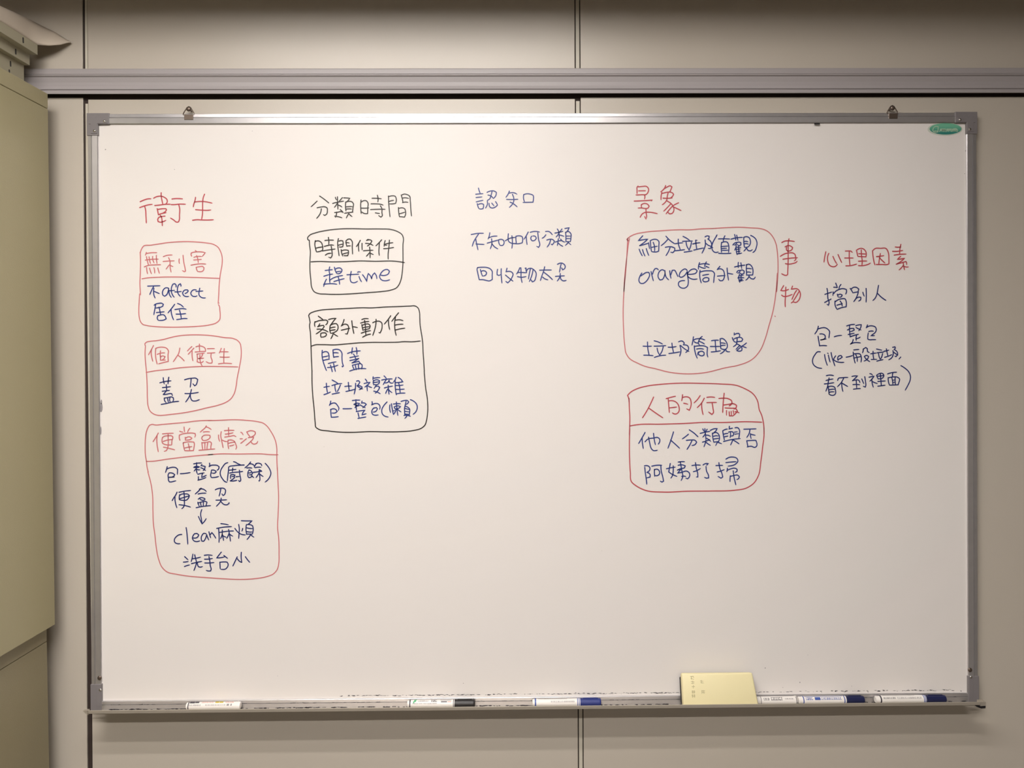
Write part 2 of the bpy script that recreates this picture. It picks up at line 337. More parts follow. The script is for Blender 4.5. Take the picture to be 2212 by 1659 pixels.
INK = """@ handwriting R 290 400 11.06 | red handwritten heading of two characters at the far left
140 395 270 340 330 325 400 325
130 535 240 495 330 470 430 458
245 500 265 560 280 740 288 905
465 310 530 275 630 262 720 290 785 350 790 400 755 445
643 180 643 260 660 350 680 450
490 485 600 475 740 455 865 455
548 560 560 620 575 700
560 580 680 562 755 562 770 590 745 630 690 660
575 705 660 675 760 658
735 740 660 748 580 775 558 820 570 870 620 885 690 870 755 840
620 715 650 770 665 860 670 970
900 330 1030 318 1155 328
885 465 960 465 1070 452 1225 455
1062 465 1082 540 1080 720 1075 830 1050 880 1020 885 940 830 865 785
1465 290 1455 350 1420 460 1410 520
1445 400 1560 388 1700 395 1860 430
1680 215 1650 290 1635 400 1633 560 1628 700 1610 815
1465 585 1600 595 1760 600 1830 592
1395 838 1480 825 1620 830 1760 832 1890 825
@ drawn_box P 290 515 11.06 | small red rounded box, topmost of the left column
145 340 180 240 220 185 400 160 600 130 800 100 1000 83 1200 75 1450 82 1700 105 1900 145 2000 210 2060 310 2100 450 2100 600 2070 780 2050 900 2030 1100 2020 1300 2005 1550 2030 1545
2010 1580 2025 1600 2045 1720 2055 1840 2040 1940 1970 2010 1800 2065 1500 2100 1200 2115 850 2120 500 2105 300 2080 200 2050 150 1990 120 1890 108 1690 118 1490 130 1320
140 330 148 500 145 800 135 1100 150 1350
185 965 300 945 600 925 1000 920 1400 930 1700 942 2040 955
@ handwriting P 290 515 11.06 | pale red three-character title in the topmost left box
290 335 275 380 265 405
290 360 400 342 540 342
290 435 310 530 340 640
355 440 365 520 390 600
440 430 440 500 475 585
528 405 530 500 545 600
265 518 400 500 575 495
240 680 330 645 480 632 630 628
295 695 300 760 318 845
365 710 385 780 410 845
470 700 485 760 488 830
562 705 580 770 600 835
695 435 780 405 905 395
690 552 820 540 955 535
820 460 850 530 855 640 865 740 880 805
835 635 800 680 760 735
860 640 890 660 925 672
1075 490 1070 560 1080 600
1165 405 1180 550 1215 720 1225 780 1200 797 1150 770
1460 290 1480 305 1500 320
1370 425 1355 390 1360 350 1380 340 1450 325 1540 318 1650 330 1695 342 1665 380 1625 430
1425 452 1500 430 1605 430
1420 515 1520 508 1605 500
1490 410 1515 480 1530 580
1355 640 1450 620 1580 605 1710 612
1480 690 1490 740 1515 790
1480 690 1560 675 1640 672 1665 700 1660 750 1640 775 1515 790
@ handwriting B 290 600 11.06 | blue handwritten note in the topmost left box
320 200 450 195 615 192
460 210 420 290 370 400
470 250 462 340 475 430 500 485
475 325 540 352 600 378
820 250 750 240 700 280 672 350 690 420 725 440 770 410 810 320 825 250
820 255 828 330 850 420 885 470
1000 220 1000 175 970 142 930 150 900 200 885 270 890 350 920 420 955 465
835 310 890 308 965 300
1115 200 1115 170 1100 145 1065 165 1040 220 1030 290 1045 370 1100 445
970 338 1040 338 1125 325
1215 378 1260 355 1290 315 1270 290 1220 290 1175 320 1155 360 1180 420 1240 450 1300 445
1480 290 1430 285 1375 315 1350 360 1365 410 1410 445 1460 450 1500 430
1565 250 1550 330 1545 400 1575 450 1630 480 1700 480
1475 325 1550 322 1640 315
475 655 520 625 580 612 660 610 695 635 680 680 640 700 570 715 510 725
510 640 500 710 480 810 468 885
590 700 605 760 620 830 630 885
530 832 620 822 715 812
560 910 548 960 560 1000 585 1020
560 910 620 888 710 888 745 930 762 980 720 1005 620 1020 585 1018
965 635 920 695 870 760 805 840
880 745 885 830 905 920 940 1005
1035 615 1100 640 1175 700
970 760 1060 745 1150 735 1240 750
1080 775 1100 840 1125 970
1000 868 1100 868 1230 855
1015 1000 1110 985 1180 972 1265 975
@ drawn_box P 300 715 9.217 | pale red rounded box tapering downwards, middle of the left column
130 300 120 250 150 222 220 205 350 192 500 165 650 125 800 95 1000 78 1250 78 1500 98 1700 130 1880 150 1960 185 2010 240 2035 350 2035 520 2015 650 1985 800 1955 950 1935 1100 1895 1250 1830 1350 1730 1420 1600 1470 1350 1530 1100 1590 850 1635 650 1658 500 1675 400 1680 300 1655 220 1590 185 1500 170 1350 165 1100 155 900 145 750 130 600 122 450 130 300
145 825 300 795 550 768 850 728 1100 712 1250 706 1500 705 1975 715
@ handwriting P 300 715 9.217 | pale red title in the middle left box
290 290 260 350 190 475
250 365 245 450 260 540 278 605
335 345 330 430 340 560 360 640 365 660
335 345 400 325 480 322 560 350 585 385 580 480 585 605 500 625 390 655
365 465 440 440 515 435
430 395 425 480 430 540
430 490 430 580 470 580 530 578
430 515 480 495 520 510 500 550 460 575
815 340 790 450 740 530 685 612
780 485 840 530 905 597
1055 310 1010 350 965 400
1095 340 1040 400 980 465
1060 400 1060 500 1075 595
1135 315 1200 298 1260 305 1320 350 1325 400
1205 260 1205 330 1210 405
1120 418 1210 410 1330 405
1155 460 1230 450 1305 440
1160 460 1165 540 1200 548
1270 460 1240 520 1195 550 1290 540
1165 560 1160 610 1200 628 1260 625 1285 600
1215 480 1215 560 1235 650 1260 695
1365 352 1430 350 1505 350
1365 440 1440 438 1515 432
1440 445 1435 520 1460 600 1455 635 1400 640 1340 610
1640 345 1620 400 1600 440
1620 415 1700 412 1780 415
1700 350 1692 450 1690 550 1692 640
1615 518 1700 522 1805 520
1585 655 1680 642 1850 650
@ handwriting D 300 715 9.217 | dark blue two-character note in the middle left box
485 930 492 1000 505 1055
595 920 585 990 580 1055
418 1032 500 1010 640 992
545 1070 550 1120 552 1185
470 1128 550 1118 630 1108
465 1200 540 1190 610 1182
550 1190 520 1225 485 1265
485 1265 560 1258 620 1245 655 1250 668 1290
505 1335 510 1380 540 1425
505 1335 580 1325 650 1312 685 1330 690 1370 675 1410
570 1330 575 1370 590 1415
620 1325 610 1370 625 1415
445 1462 560 1440 680 1412 795 1400
910 972 980 950 1060 940 1140 942 1170 965 1160 1020 1135 1075 1110 1090 1075 1050
1040 945 1035 1020 1022 1120
918 1245 1020 1245 1185 1222
1045 1165 1030 1230 1005 1300 930 1415
1025 1260 1030 1330 1060 1385 1110 1395 1160 1385 1205 1365
@ drawn_box P 300 900 13.825 | tall red rounded box, lowest of the left column
280 1659 235 1450 225 1330 195 1150 185 900 200 600 225 450 270 330 330 250 390 230 490 248 700 232 1000 205 1400 170 1700 130 1950 115 2212 112
220 1335 450 1328 800 1275 1200 1225 1600 1180 1850 1155 2212 1128
= 450 900 13.825
0 118 400 105 700 92 950 95 1200 115 1450 145 1650 200 1760 290 1860 430 1960 610 2020 780 2045 950 2045 1150 2050 1400 2065 1659
0 1140 400 1110 800 1115 1300 1110 1600 1112 1800 1130 2085 1138
= 290 1010 6.506
2010 0 2022 250 2028 400 2022 650 2015 850 2030 1000 2035 1200 2030 1350 2010 1430 1960 1490 1850 1535 1700 1560 1500 1572 1250 1562 1000 1545 800 1530 600 1500 460 1465 390 1400 340 1280 310 1130 290 950 268 780 262 600 258 400 235 230 190 60
@ handwriting P 300 900 13.825 | pale red five-character title in the lowest left box
580 490 530 580 420 750
545 570 535 680 545 850 580 1050
705 515 850 500 1030 495
705 620 690 700 705 790 780 830 970 845
705 620 760 585 880 570 990 580 1015 610 990 700 980 845
725 740 850 700 1000 680
872 530 875 700 875 850 850 960 810 1020 755 1038
735 910 900 945 1070 992
1350 310 1355 380 1365 455
1220 435 1270 455 1320 462
1520 350 1480 400 1455 465
1225 705 1205 620 1210 550 1300 515 1450 492 1600 490 1680 505 1690 560 1670 615
1385 615 1390 700 1480 695 1560 670 1580 645 1540 610 1460 605 1390 650
1320 785 1340 900 1365 1010
1320 785 1400 760 1550 750 1640 760 1655 800 1645 920 1630 1010 1500 1018 1365 1012
1375 935 1480 910 1585 895
1475 805 1500 900 1515 1010
2015 275 1980 330 1900 400 1830 465
2000 305 2080 330 2160 385
1925 460 2020 448 2115 455
1890 600 1875 650 1900 700 1980 712 2070 680 2130 610 2120 560 2030 548 1940 560 1890 600
1880 770 1890 880 1905 980
1885 785 2000 770 2150 765 2165 790 2150 880 2148 970
1970 790 1970 880 1975 980
2055 785 2040 880 2030 980
1795 1003 1980 990 2150 972 2269 965
= 450 900 13.825
305 550 310 650 340 740
385 450 370 560 395 700 420 820 440 930
415 700 490 735 570 745
480 420 600 408 770 410
505 520 620 508 740 480
605 330 605 450 610 570
490 610 650 585 780 570 825 600
590 700 585 820 610 960
590 705 680 695 770 730 820 830 845 920 820 975
600 800 700 770 790 762
640 875 700 865 770 840
970 465 1010 490 1040 545
950 662 990 660 1025 662
970 795 1050 730 1140 655
1145 455 1190 530 1250 600
1165 450 1220 425 1330 425 1400 460 1405 510 1370 560 1290 600
1195 625 1270 615 1350 615 1340 650 1260 745 1120 865
1270 750 1310 800 1380 820 1440 800 1475 735
@ handwriting D 340 990 15.8 | first blue line in the lowest left box, ending in brackets
335 285 310 380 275 485
325 365 420 325 540 305 630 320 685 370 685 450 680 550
400 500 370 550 375 680 385 770 410 805 470 808 560 785 630 768
400 500 480 498 550 525 590 560 560 610 500 640 400 645 575 640
785 525 900 520 1120 485
1240 190 1340 170 1510 155
1340 150 1335 250 1330 400 1360 520
1240 310 1280 285 1370 275 1440 290 1400 310 1300 318 1240 312
1330 350 1290 390 1250 435
1350 380 1400 395 1450 395
1520 210 1490 250 1550 260 1630 280 1620 340 1560 425
1485 320 1550 350 1645 415
1380 545 1470 520 1600 495
1540 510 1520 580 1510 650 1590 620 1670 580
1400 625 1400 680 1405 735
1385 745 1500 715 1655 655
1780 165 1785 230 1765 285
1765 285 1820 245 1940 232 2050 245 2105 290 2095 360 2035 410
1850 400 1830 500 1815 600 1840 650 1920 655 2090 620
1850 400 1920 400 1985 430 2005 465 1960 505 1860 500
= 460 990 13.825
440 130 380 150 300 240 240 340 215 440 230 520 290 620 350 690 420 715
615 100 670 115 740 160 820 190
930 200 800 205 600 225 500 240 465 265
470 260 460 400 440 550 430 680
590 290 585 350 580 400
485 355 580 345 690 330
500 440 620 420 760 410 890 392
530 500 525 560 530 610
540 490 600 485 655 500 640 540 560 545
650 570 590 625 520 670
515 675 600 678 715 655
690 550 750 545 790 542
790 355 800 480 825 600 825 670 795 690 760 660
1125 110 1080 170 1010 240 950 285
1075 170 1140 165 1200 185 1235 225
1010 288 1090 282 1165 290
1080 345 1050 400 1040 480 1055 560 1080 575 1130 565 1170 530
1080 345 1130 370 1185 440 1160 480 1080 495
1060 440 1110 435 1150 420
1160 520 1190 555 1220 575
1310 150 1270 190 1230 270
1280 160 1370 145 1430 165 1460 225
1260 278 1340 265 1435 268
1210 418 1330 405 1460 385
1380 340 1385 450 1400 570 1400 650 1380 685 1370 660
1380 430 1340 500 1285 575
1395 470 1440 505 1500 545
1390 345 1440 370 1460 385
1560 150 1640 240 1710 360 1730 440 1700 550 1640 640 1555 710
@ handwriting D 340 990 15.8 | second blue line in the lowest left box, above the arrow
670 1155 620 1260 570 1330 500 1450
600 1300 600 1420 620 1540 665 1690
735 1160 900 1125 1135 1100
905 1150 920 1300 920 1450 905 1640 870 1690 830 1720
760 1240 745 1330 750 1410 850 1435 1000 1420 1060 1360 1090 1270 1050 1230 920 1215 820 1225 760 1270
750 1385 900 1335 1090 1285
740 1585 900 1605 1050 1640 1130 1665
1490 1020 1430 1090 1290 1220
1430 1050 1490 1040 1600 1070 1670 1135
1390 1220 1500 1195 1660 1190
1395 1395 1450 1350 1540 1345 1620 1380 1620 1410 1540 1435 1470 1400 1450 1375
1380 1500 1400 1580 1430 1640
1380 1530 1500 1495 1650 1475 1690 1500 1670 1580 1650 1640
1470 1500 1480 1570 1495 1640
1570 1495 1570 1570 1565 1640
= 360 1085 11.06
705 130 850 100 1050 80
= 460 990 13.825
70 940 150 905 250 890 330 900 375 950 370 1020 340 1090 300 1110 265 1060
235 910 215 1010 185 1130
90 1250 230 1248 410 1238
245 1190 235 1270 180 1350 100 1435
240 1290 290 1350 350 1385 430 1385 480 1345 480 1320
@ drawn_arrow D 360 1085 11.06 | small blue arrow pointing down in the lowest left box
840 175 810 280 830 400 845 510
760 340 800 430 845 515 900 460 945 390
@ handwriting D 360 1085 11.06 | blue line under the arrow in the lowest left box
360 768 300 775 230 820 185 890 190 950 240 985 320 988
465 605 480 700 495 860 505 1000
625 850 690 855 750 820 765 780 720 745 670 750 630 800 615 860 650 920 720 940 790 920
940 750 890 740 850 780 825 860 840 925 880 930 920 880 955 770
955 770 975 830 1005 900
1010 705 1030 780 1050 850
1040 775 1080 725 1110 760 1175 860
1295 510 1380 520 1475 540
1195 625 1350 595 1550 580
1240 625 1250 750 1255 850 1250 960
1260 720 1330 710 1420 695 1600 685
1330 665 1330 760 1350 860 1360 915
1330 750 1310 820 1285 870
1345 800 1380 820 1420 835
1480 650 1500 760 1525 930
1490 740 1470 800 1435 865
1505 760 1540 790 1580 810
1720 530 1735 620 1730 740 1720 865
1630 625 1690 700 1760 755 1880 780
1815 625 1810 660 1795 690
1785 440 1900 445 2040 445 1990 490 1945 530
1905 535 1895 620 1900 700 1910 755
1905 535 1990 535 2055 565 2065 610 2050 760
1910 610 1980 625 2050 628
1915 700 1980 712 2040 710
1905 760 1980 760 2050 760
2000 780 1970 830 1920 890
2010 780 2050 810 2085 835
@ handwriting D 360 1085 11.06 | last blue line at the bottom of the lowest left box
430 1300 465 1330 510 1375
400 1430 460 1425 515 1415
425 1535 480 1515 545 1497
625 1240 610 1330 585 1420
610 1350 710 1335 810 1310
670 1255 690 1340 715 1430
595 1465 720 1435 840 1412
715 1430 690 1530 650 1630
735 1440 740 1500 770 1545 820 1550 855 1535
900 1268 970 1258 1090 1268
905 1360 1000 1358 1095 1342
910 1450 1020 1450 1130 1440
1010 1295 1030 1400 1045 1530 1065 1600 1050 1640 1000 1642 945 1628
1305 1190 1250 1260 1195 1330 1280 1325 1380 1305
1365 1270 1410 1305 1455 1340
1270 1430 1275 1500 1280 1590
1270 1435 1380 1425 1450 1435 1470 1480 1450 1550 1420 1585 1295 1600
1685 1305 1640 1400 1580 1525
1690 1350 1730 1400 1795 1440
1785 1195 1780 1300 1795 1440
1880 1300 1930 1370 1985 1435
@ handwriting K 660 405 9.217 | black handwritten heading of four characters
230 272 170 330 110 385
280 170 380 240 465 310
230 405 310 388 390 385 430 410 435 460 420 530 380 555 355 540
315 425 300 500 260 570 220 615
595 195 600 220 620 250
635 185 640 300 645 435
735 200 700 240 670 275
540 318 600 300 760 272
640 300 610 350 575 395
650 350 700 370 725 390
580 500 650 490 700 478 740 490
690 440 720 465 750 500
620 490 615 540 595 595
580 570 650 580 725 605
760 205 820 208 880 215 860 245 820 290
800 290 795 380 805 470
800 290 880 275 930 290 952 320 945 400 935 490
810 385 870 380 930 380
810 430 870 425 915 428
780 512 860 500 945 490
860 520 835 560 812 610
870 530 900 560 925 580
1105 250 1098 330 1100 430 1108 520
1110 290 1160 262 1210 265 1240 300 1240 400 1235 520 1180 520 1108 480
1105 410 1180 412 1260 408
1325 215 1410 215 1510 225
1430 155 1445 220 1440 290
1305 325 1400 325 1500 335 1545 352
1295 440 1400 435 1500 432 1585 435
1490 365 1520 420 1520 500 1525 570 1500 590 1455 560
1390 505 1430 512 1475 515
1650 170 1655 280 1668 450 1682 585
1660 180 1730 165 1785 175 1805 220 1795 315 1740 325 1670 325
1650 285 1700 265 1755 255
1905 150 1925 220 1940 295
1910 155 1960 132 2030 145 2070 170 2085 260 2095 420 2110 570
1925 212 1980 205 2055 218
1930 300 1980 290 2040 295
1850 400 1855 490 1870 585
1865 415 1920 405 1975 425 1990 470 1985 560 1970 590 1870 580
1865 525 1920 510 1980 492
@ drawn_box K 660 485 9.217 | upper black rounded box
75 320 45 300 40 270 80 215 200 165 400 120 650 90 900 82 1200 88 1500 88 1700 98 1850 150 1920 200 1948 270 1940 400 1940 600 1940 750 1930 900 1905 1080 1870 1180 1810 1260 1700 1305 1500 1335 1200 1358 900 1380 650 1390 400 1385 250 1372 170 1335 130 1270 105 1100 88 900 88 720 95 530 80 400 75 310
110 742 250 735 500 742 800 738 1050 725 1400 732 1750 728 1900 745 1970 758
@ handwriting K 660 485 9.217 | black four-character title in the upper black box
195 320 185 400 200 480 218 545
195 335 260 325 310 355 340 430 340 510 300 530 220 545
210 470 270 455 345 445
455 255 465 340 462 400
385 318 470 310 560 312
375 435 450 415 520 405 560 412
335 525 430 510 590 488
510 430 525 520 520 640 500 665 460 650
395 610 440 580 510 572
655 280 640 350 645 450 660 560 668 625
665 330 700 318 740 325 750 370 740 440 700 450 670 445
655 410 700 398 745 388
805 325 810 380 820 430
810 320 850 290 900 295 925 330 930 450 938 590
800 365 840 360 870 368
820 430 850 425 895 425
710 500 720 570 740 630
720 520 790 505 850 515 855 560 840 620 760 620
740 590 790 572 850 560
1090 315 1060 370 1010 440
1055 375 1055 460 1062 535
1125 375 1125 440 1128 505
1245 295 1215 315 1300 310 1320 330 1290 380 1230 430
1195 375 1260 380 1345 415
1155 522 1250 515 1345 512
1275 450 1285 560 1285 665
1275 560 1240 600 1210 632
1290 570 1320 585 1350 598
1515 305 1460 365 1400 425
1470 360 1465 450 1460 540 1468 615
1585 320 1570 380 1565 435
1575 395 1620 380 1740 362
1570 410 1620 412
1555 480 1640 475 1755 458
1670 310 1660 450 1645 580 1645 690
@ handwriting B 660 485 9.217 | blue note in the upper black box
480 845 470 900 485 1000
390 915 470 905 535 900
365 1030 460 1000 540 985
485 985 478 1080 485 1160
415 1090 385 1150 360 1235
360 1190 450 1180 540 1178 625 1190
480 1110 560 1060 650 1030 740 1015
575 850 590 910 620 975
590 890 640 865 700 870 725 900 710 950 680 975 620 975
610 945 660 935 700 930
565 1135 660 1105 770 1078
650 1040 665 1100 680 1190
910 935 895 1010 890 1090 910 1145 960 1160 1035 1130
825 1000 930 995 1060 988
1035 950 1060 940 1095 945
1065 1035 1090 1100 1115 1140
1135 1000 1180 1060 1220 1135 1230 1040 1250 975 1290 1020 1315 1080 1340 1000 1375 965 1410 1020 1420 1080
1490 1005 1560 1015 1650 980 1670 930 1630 895 1570 905 1500 970 1475 1040 1510 1100 1580 1120 1675 1100
@ drawn_box K 660 655 11.06 | lower, taller black rounded box
110 460 90 350 75 290 100 250 180 210 330 170 600 145 1000 125 1400 108 1550 112 1900 90 2212 80 2495 68 2615 65 2685 110 2720 200 2730 350 2735 500 2765 700 2795 900 2810 1200 2825 1400 2840 1640
110 460 100 500 115 700 130 1000 140 1300 155 1659
140 1025 230 995 400 990 700 995 1000 970 1300 945 1600 935 2000 935 2212 930 2345 918 2535 922 2745 902
= 660 800 7.9
110 0 112 250 125 450 150 700 165 900 175 970 215 1000 400 1035 600 1055 800 1058 1100 1045 1400 1050 1650 1045 1850 1025 1980 985 2040 930 2065 850 2085 700 2080 500 2050 300 2035 150 2025 0
@ handwriting K 660 655 11.06 | black four-character title in the lower black box
305 310 370 355 425 400
225 440 215 490 225 560
230 450 330 415 430 405 500 405 530 430 520 480 480 515
340 490 320 530 290 560 370 535 430 530 445 560 400 620 320 690 250 735
275 620 370 620 450 640 540 685
365 720 360 770 375 820
370 720 430 705 490 720 500 755 460 795 380 808
550 390 620 370 725 360 690 400 640 465 580 550
590 540 580 650 600 720
600 520 680 490 740 490 765 520 755 650 700 690 610 720
600 590 650 575 710 570
600 650 650 640 710 630
660 730 640 780 605 850
680 735 720 765 770 790
920 390 900 460 850 550
870 535 930 500 1000 515 1030 570 1020 660 995 735 950 730
855 645 960 620 1060 600
1105 420 1120 550 1155 725
1130 560 1180 568 1240 582
1345 390 1410 368 1500 370
1315 475 1400 450 1515 435
1410 410 1430 550 1435 650 1440 760
1345 510 1355 570 1370 650
1350 530 1430 500 1510 500 1540 530 1520 610 1380 640
1360 590 1440 570 1530 560
1330 715 1430 680 1555 655
1365 810 1450 765 1555 735
1605 465 1680 435 1760 430 1820 470 1830 540 1815 640 1780 710 1750 700
1685 385 1680 500 1650 640 1605 770
2035 300 1980 380 1880 500
1980 400 1985 500 2010 630
2222 230 2130 340 2060 435
2150 330 2130 450 2135 620 2165 770
2150 405 2250 395 2330 418
2140 520 2230 505 2330 500
2145 640 2250 615 2375 595
@ handwriting B 660 655 11.06 | first blue line, two characters, in the lower black box
400 1125 395 1250 420 1390 460 1510 500 1610
410 1180 470 1155 530 1170 560 1240 560 1320
410 1285 470 1275 540 1258
430 1365 500 1348 575 1335
655 1115 660 1200 675 1300
660 1115 740 1100 820 1120 865 1180 870 1300 880 1420 905 1500 880 1520 870 1500
670 1185 720 1180 785 1190
680 1285 730 1278 790 1272
545 1440 620 1420 730 1400
525 1535 630 1525 775 1480
595 1480 620 1560 640 1640
670 1440 690 1540 715 1630
1120 1065 1110 1130 1105 1210
1210 1060 1225 1130 1225 1225
1005 1200 1100 1165 1310 1138
1145 1215 1180 1270 1195 1320 1210 1340
1060 1300 1150 1280 1265 1258
1060 1370 1150 1350 1270 1320 1200 1370 1110 1430
1110 1425 1200 1405 1270 1385 1310 1440
1120 1480 1140 1540 1165 1590
1130 1480 1230 1455 1320 1445 1350 1470 1345 1540 1330 1570
1190 1490 1200 1540 1215 1590
1265 1470 1265 1530 1275 1580
1055 1620 1160 1585 1300 1560 1445 1565
@ handwriting B 660 800 7.9 | second blue line, four characters, in the lower black box
355 220 360 300 375 380
315 290 355 280 410 272
315 415 370 395 425 370
455 165 500 190 550 220
450 260 530 235 620 225
500 255 505 310 520 370
595 250 570 310 540 365
455 405 520 392 580 380
730 205 735 270 745 350
670 275 730 268 785 268
690 360 760 345 850 320
855 220 850 310 830 405
870 185 910 180 925 200 905 240 880 260 930 265 965 285 955 310 915 330
880 265 920 295 975 318
1020 150 1040 175 1050 200
1000 225 1060 210 1100 205 1070 240 1010 285
1050 250 1050 300 1055 350
1065 265 1090 280 1130 295
1155 110 1150 130 1150 160
1165 135 1210 125 1270 125
1160 170 1155 215 1165 250
1165 175 1220 160 1260 175 1260 210 1230 240 1165 240
1165 205 1210 202 1250 195
1210 245 1190 280 1170 310
1185 285 1240 270 1265 290 1240 340 1190 390
1165 355 1210 365 1275 400
1340 95 1365 120 1380 140
1300 165 1380 150 1480 145
1375 160 1350 200 1325 245
1360 215 1410 200 1430 165
1420 175 1450 215 1495 215
1345 300 1420 280 1485 268
1410 255 1415 330 1425 410
1410 310 1385 350 1365 395
1420 330 1445 360 1475 380
1545 120 1530 160 1500 200
1580 120 1620 145 1650 180 1640 200
1530 180 1530 280 1550 420
1530 210 1600 205 1665 195
1540 255 1600 258 1665 250
1540 325 1610 325 1685 320
1555 400 1620 390 1700 388
1590 215 1605 290 1615 385
@ handwriting B 660 800 7.9 | last blue line in the lower black box, ending in brackets
430 525 425 560 405 600
410 590 460 560 510 560 545 600 570 650 560 685
430 665 432 730 440 800 500 798 560 790
425 672 470 655 520 670 540 700 510 725 450 728
640 655 710 655 790 652
800 515 860 508 930 508
860 500 860 570 865 640 870 690
825 580 870 560 920 565 900 590 830 585
870 600 855 620 840 640
880 610 900 605 920 600
965 525 955 560 1000 555 1035 580 1010 610 975 640
930 590 975 615 1020 640
865 705 940 690 1015 680 980 720 965 760 1035 740
895 725 905 770 915 805
895 820 960 808 1030 795
1135 535 1140 560 1130 590
1130 590 1190 565 1245 575 1270 610 1265 665
1170 640 1140 670 1130 720 1150 755 1190 765 1240 760
1160 645 1210 635 1225 655 1200 700 1150 712
1390 540 1330 610 1300 680 1310 740 1350 780 1410 795
1440 590 1435 650 1450 720
1465 570 1480 660 1500 755
1485 695 1520 685
1500 575 1560 568 1620 570
1550 540 1555 620 1565 700 1575 770
1515 625 1530 660 1600 640 1620 620 1580 605 1510 625
1545 670 1530 710 1510 745
1575 670 1600 690 1630 710
1630 530 1690 515 1740 515 1760 540 1740 570 1700 580
1715 530 1700 600 1690 640 1690 700 1695 770
1700 610 1740 625 1775 660 1775 720 1770 765
1700 650 1735 660 1770 668
1700 700 1770 710
1695 745 1770 750
1680 770 1730 765 1790 785
1730 775 1715 800 1695 820
1790 500 1850 530 1900 590 1905 650 1880 710 1835 750
@ handwriting B 1000 390 9.217 | blue two-character heading right of the black heading
310 150 325 210 345 255
255 272 330 265 400 262
262 338 320 332 380 326
265 425 330 408 400 393
285 460 300 520 320 562
310 475 370 458 410 475 412 510 400 560 360 568 320 562
480 235 540 210 620 208 665 235 655 300 605 358
580 215 555 310 530 370 490 395 490 460 450 550
500 290 545 300 600 350
520 455 540 530 580 548 640 530 690 485
575 450 600 480 620 505
650 420 675 460 690 490
925 210 905 260 855 335
905 255 980 240 1040 250 1075 272
870 375 980 378 1095 373
985 275 1010 340 1010 420 970 490 925 535
940 430 1010 465 1080 525
1210 280 1205 350 1225 420
1210 280 1260 265 1340 270 1400 300 1405 360 1395 430 1300 432 1195 435
@ handwriting B 1000 390 9.217 | blue line of six characters under the blue heading
165 1075 270 1055 410 1050
310 1065 260 1140 210 1230 185 1310
255 1165 275 1270 300 1380
260 1262 340 1268 420 1273
535 1040 525 1100 500 1165
515 1140 590 1112 680 1105
485 1245 580 1218 700 1185
570 1160 575 1260 545 1360
580 1260 630 1320 695 1360
710 1180 715 1240 735 1285
710 1180 770 1170 810 1195 820 1240 800 1285 735 1290
905 1060 900 1150 910 1210 960 1245 1060 1250
845 1200 920 1155 1040 1130
975 1100 985 1230 975 1350
1055 1110 1055 1180 1065 1250
1055 1110 1130 1100 1180 1120 1190 1180 1180 1240 1100 1258 1000 1250
1300 1025 1260 1100 1215 1170
1260 1110 1265 1190 1278 1275
1340 1030 1440 1012 1525 1025
1490 1040 1505 1170 1525 1300 1505 1330 1470 1310
1365 1110 1350 1160 1380 1200 1430 1190 1460 1150 1440 1110 1385 1105
1650 1080 1615 1125 1575 1150
1645 1015 1710 1015 1780 1080
1670 1185 1730 1168 1790 1175 1820 1205 1805 1250 1775 1280 1755 1265
1745 1180 1720 1260 1675 1325
1880 965 1905 1010 1915 1080 1920 1150
1970 965 1930 1020
1830 1045 1910 1030 1990 1010
1910 1050 1885 1090 1855 1125
1925 1085 1970 1095 2010 1110
1840 1225 1920 1200 1970 1195
1900 1160 1890 1230 1880 1295
1895 1240 1950 1290 1990 1310
1945 1165 1980 1205 2030 1225
2030 955 2115 940 2090 990 2060 1030
2045 1030 2050 1120 2050 1210
2045 1030 2100 1010 2150 1060 2150 1140 2140 1215
2060 1105 2145 1105
2060 1155 2145 1155
2050 1215 2140 1215
2095 1230 2070 1265 2040 1290
2100 1235 2150 1280
@ handwriting B 1010 560 9.217 | second blue line of five characters under the blue heading
200 165 190 190 200 260 215 330 232 410
200 165 300 158 390 165 450 190 488 235 490 320 492 400 430 432 370 420 290 405 232 410
255 205 270 260 295 335
270 245 310 225 350 235 378 270 360 315 300 335
598 200 588 260 590 310 625 322 662 305
670 190 668 280 675 380 685 475
785 180 775 220 765 250 820 240 870 250 905 290 885 360 850 420 800 470 760 440
755 315 820 370 905 437
1040 170 1010 240 975 295
1000 265 1080 262 1165 270
1060 170 1065 250 1065 350 1085 465
995 345 1060 358 1165 345
1165 175 1165 220 1175 270
1145 180 1160 172
1170 250 1200 195 1260 180 1320 210 1360 260 1355 370 1330 430 1290 450 1265 410
1250 190 1230 290 1212 395
1305 210 1280 320 1230 445
1435 218 1540 215 1670 215
1535 150 1510 250 1480 330 1450 425
1520 260 1600 320 1690 405
1495 355 1540 390 1600 410
1790 100 1860 75 1910 90 1945 140 1930 190 1895 210 1870 170
1865 90 1845 170 1830 260
1750 342 1840 335 1930 330
1845 285 1840 340 1785 435
1850 340 1860 400 1890 425 1965 420
@ handwriting R 1340 390 13.825 | red two-character heading above the large red box
530 165 505 190 500 290 500 390
540 190 660 175 790 180 840 240 830 340 780 410 640 422 465 430
545 308 650 305 755 305
725 430 735 490 720 555
415 612 600 605 850 590 950 582 930 610
625 720 625 760 635 810
625 730 680 690 760 685 830 720 860 770 830 820 740 835 650 820 530 822
765 840 770 960 785 1090 765 1150 725 1070
595 1095 650 1000 740 950 860 945 1105 988
1355 150 1310 240 1205 340
1320 240 1400 190 1500 160 1540 190 1510 270 1475 340
1240 355 1220 450 1215 575
1245 385 1340 360 1480 345 1560 370 1590 410 1560 470 1500 515
1275 525 1400 530 1550 518
1425 370 1400 480 1390 570 1340 650 1250 725
1375 600 1450 640 1520 690 1570 760 1600 830 1590 920 1540 985 1480 995 1410 930
1510 690 1420 790 1295 915
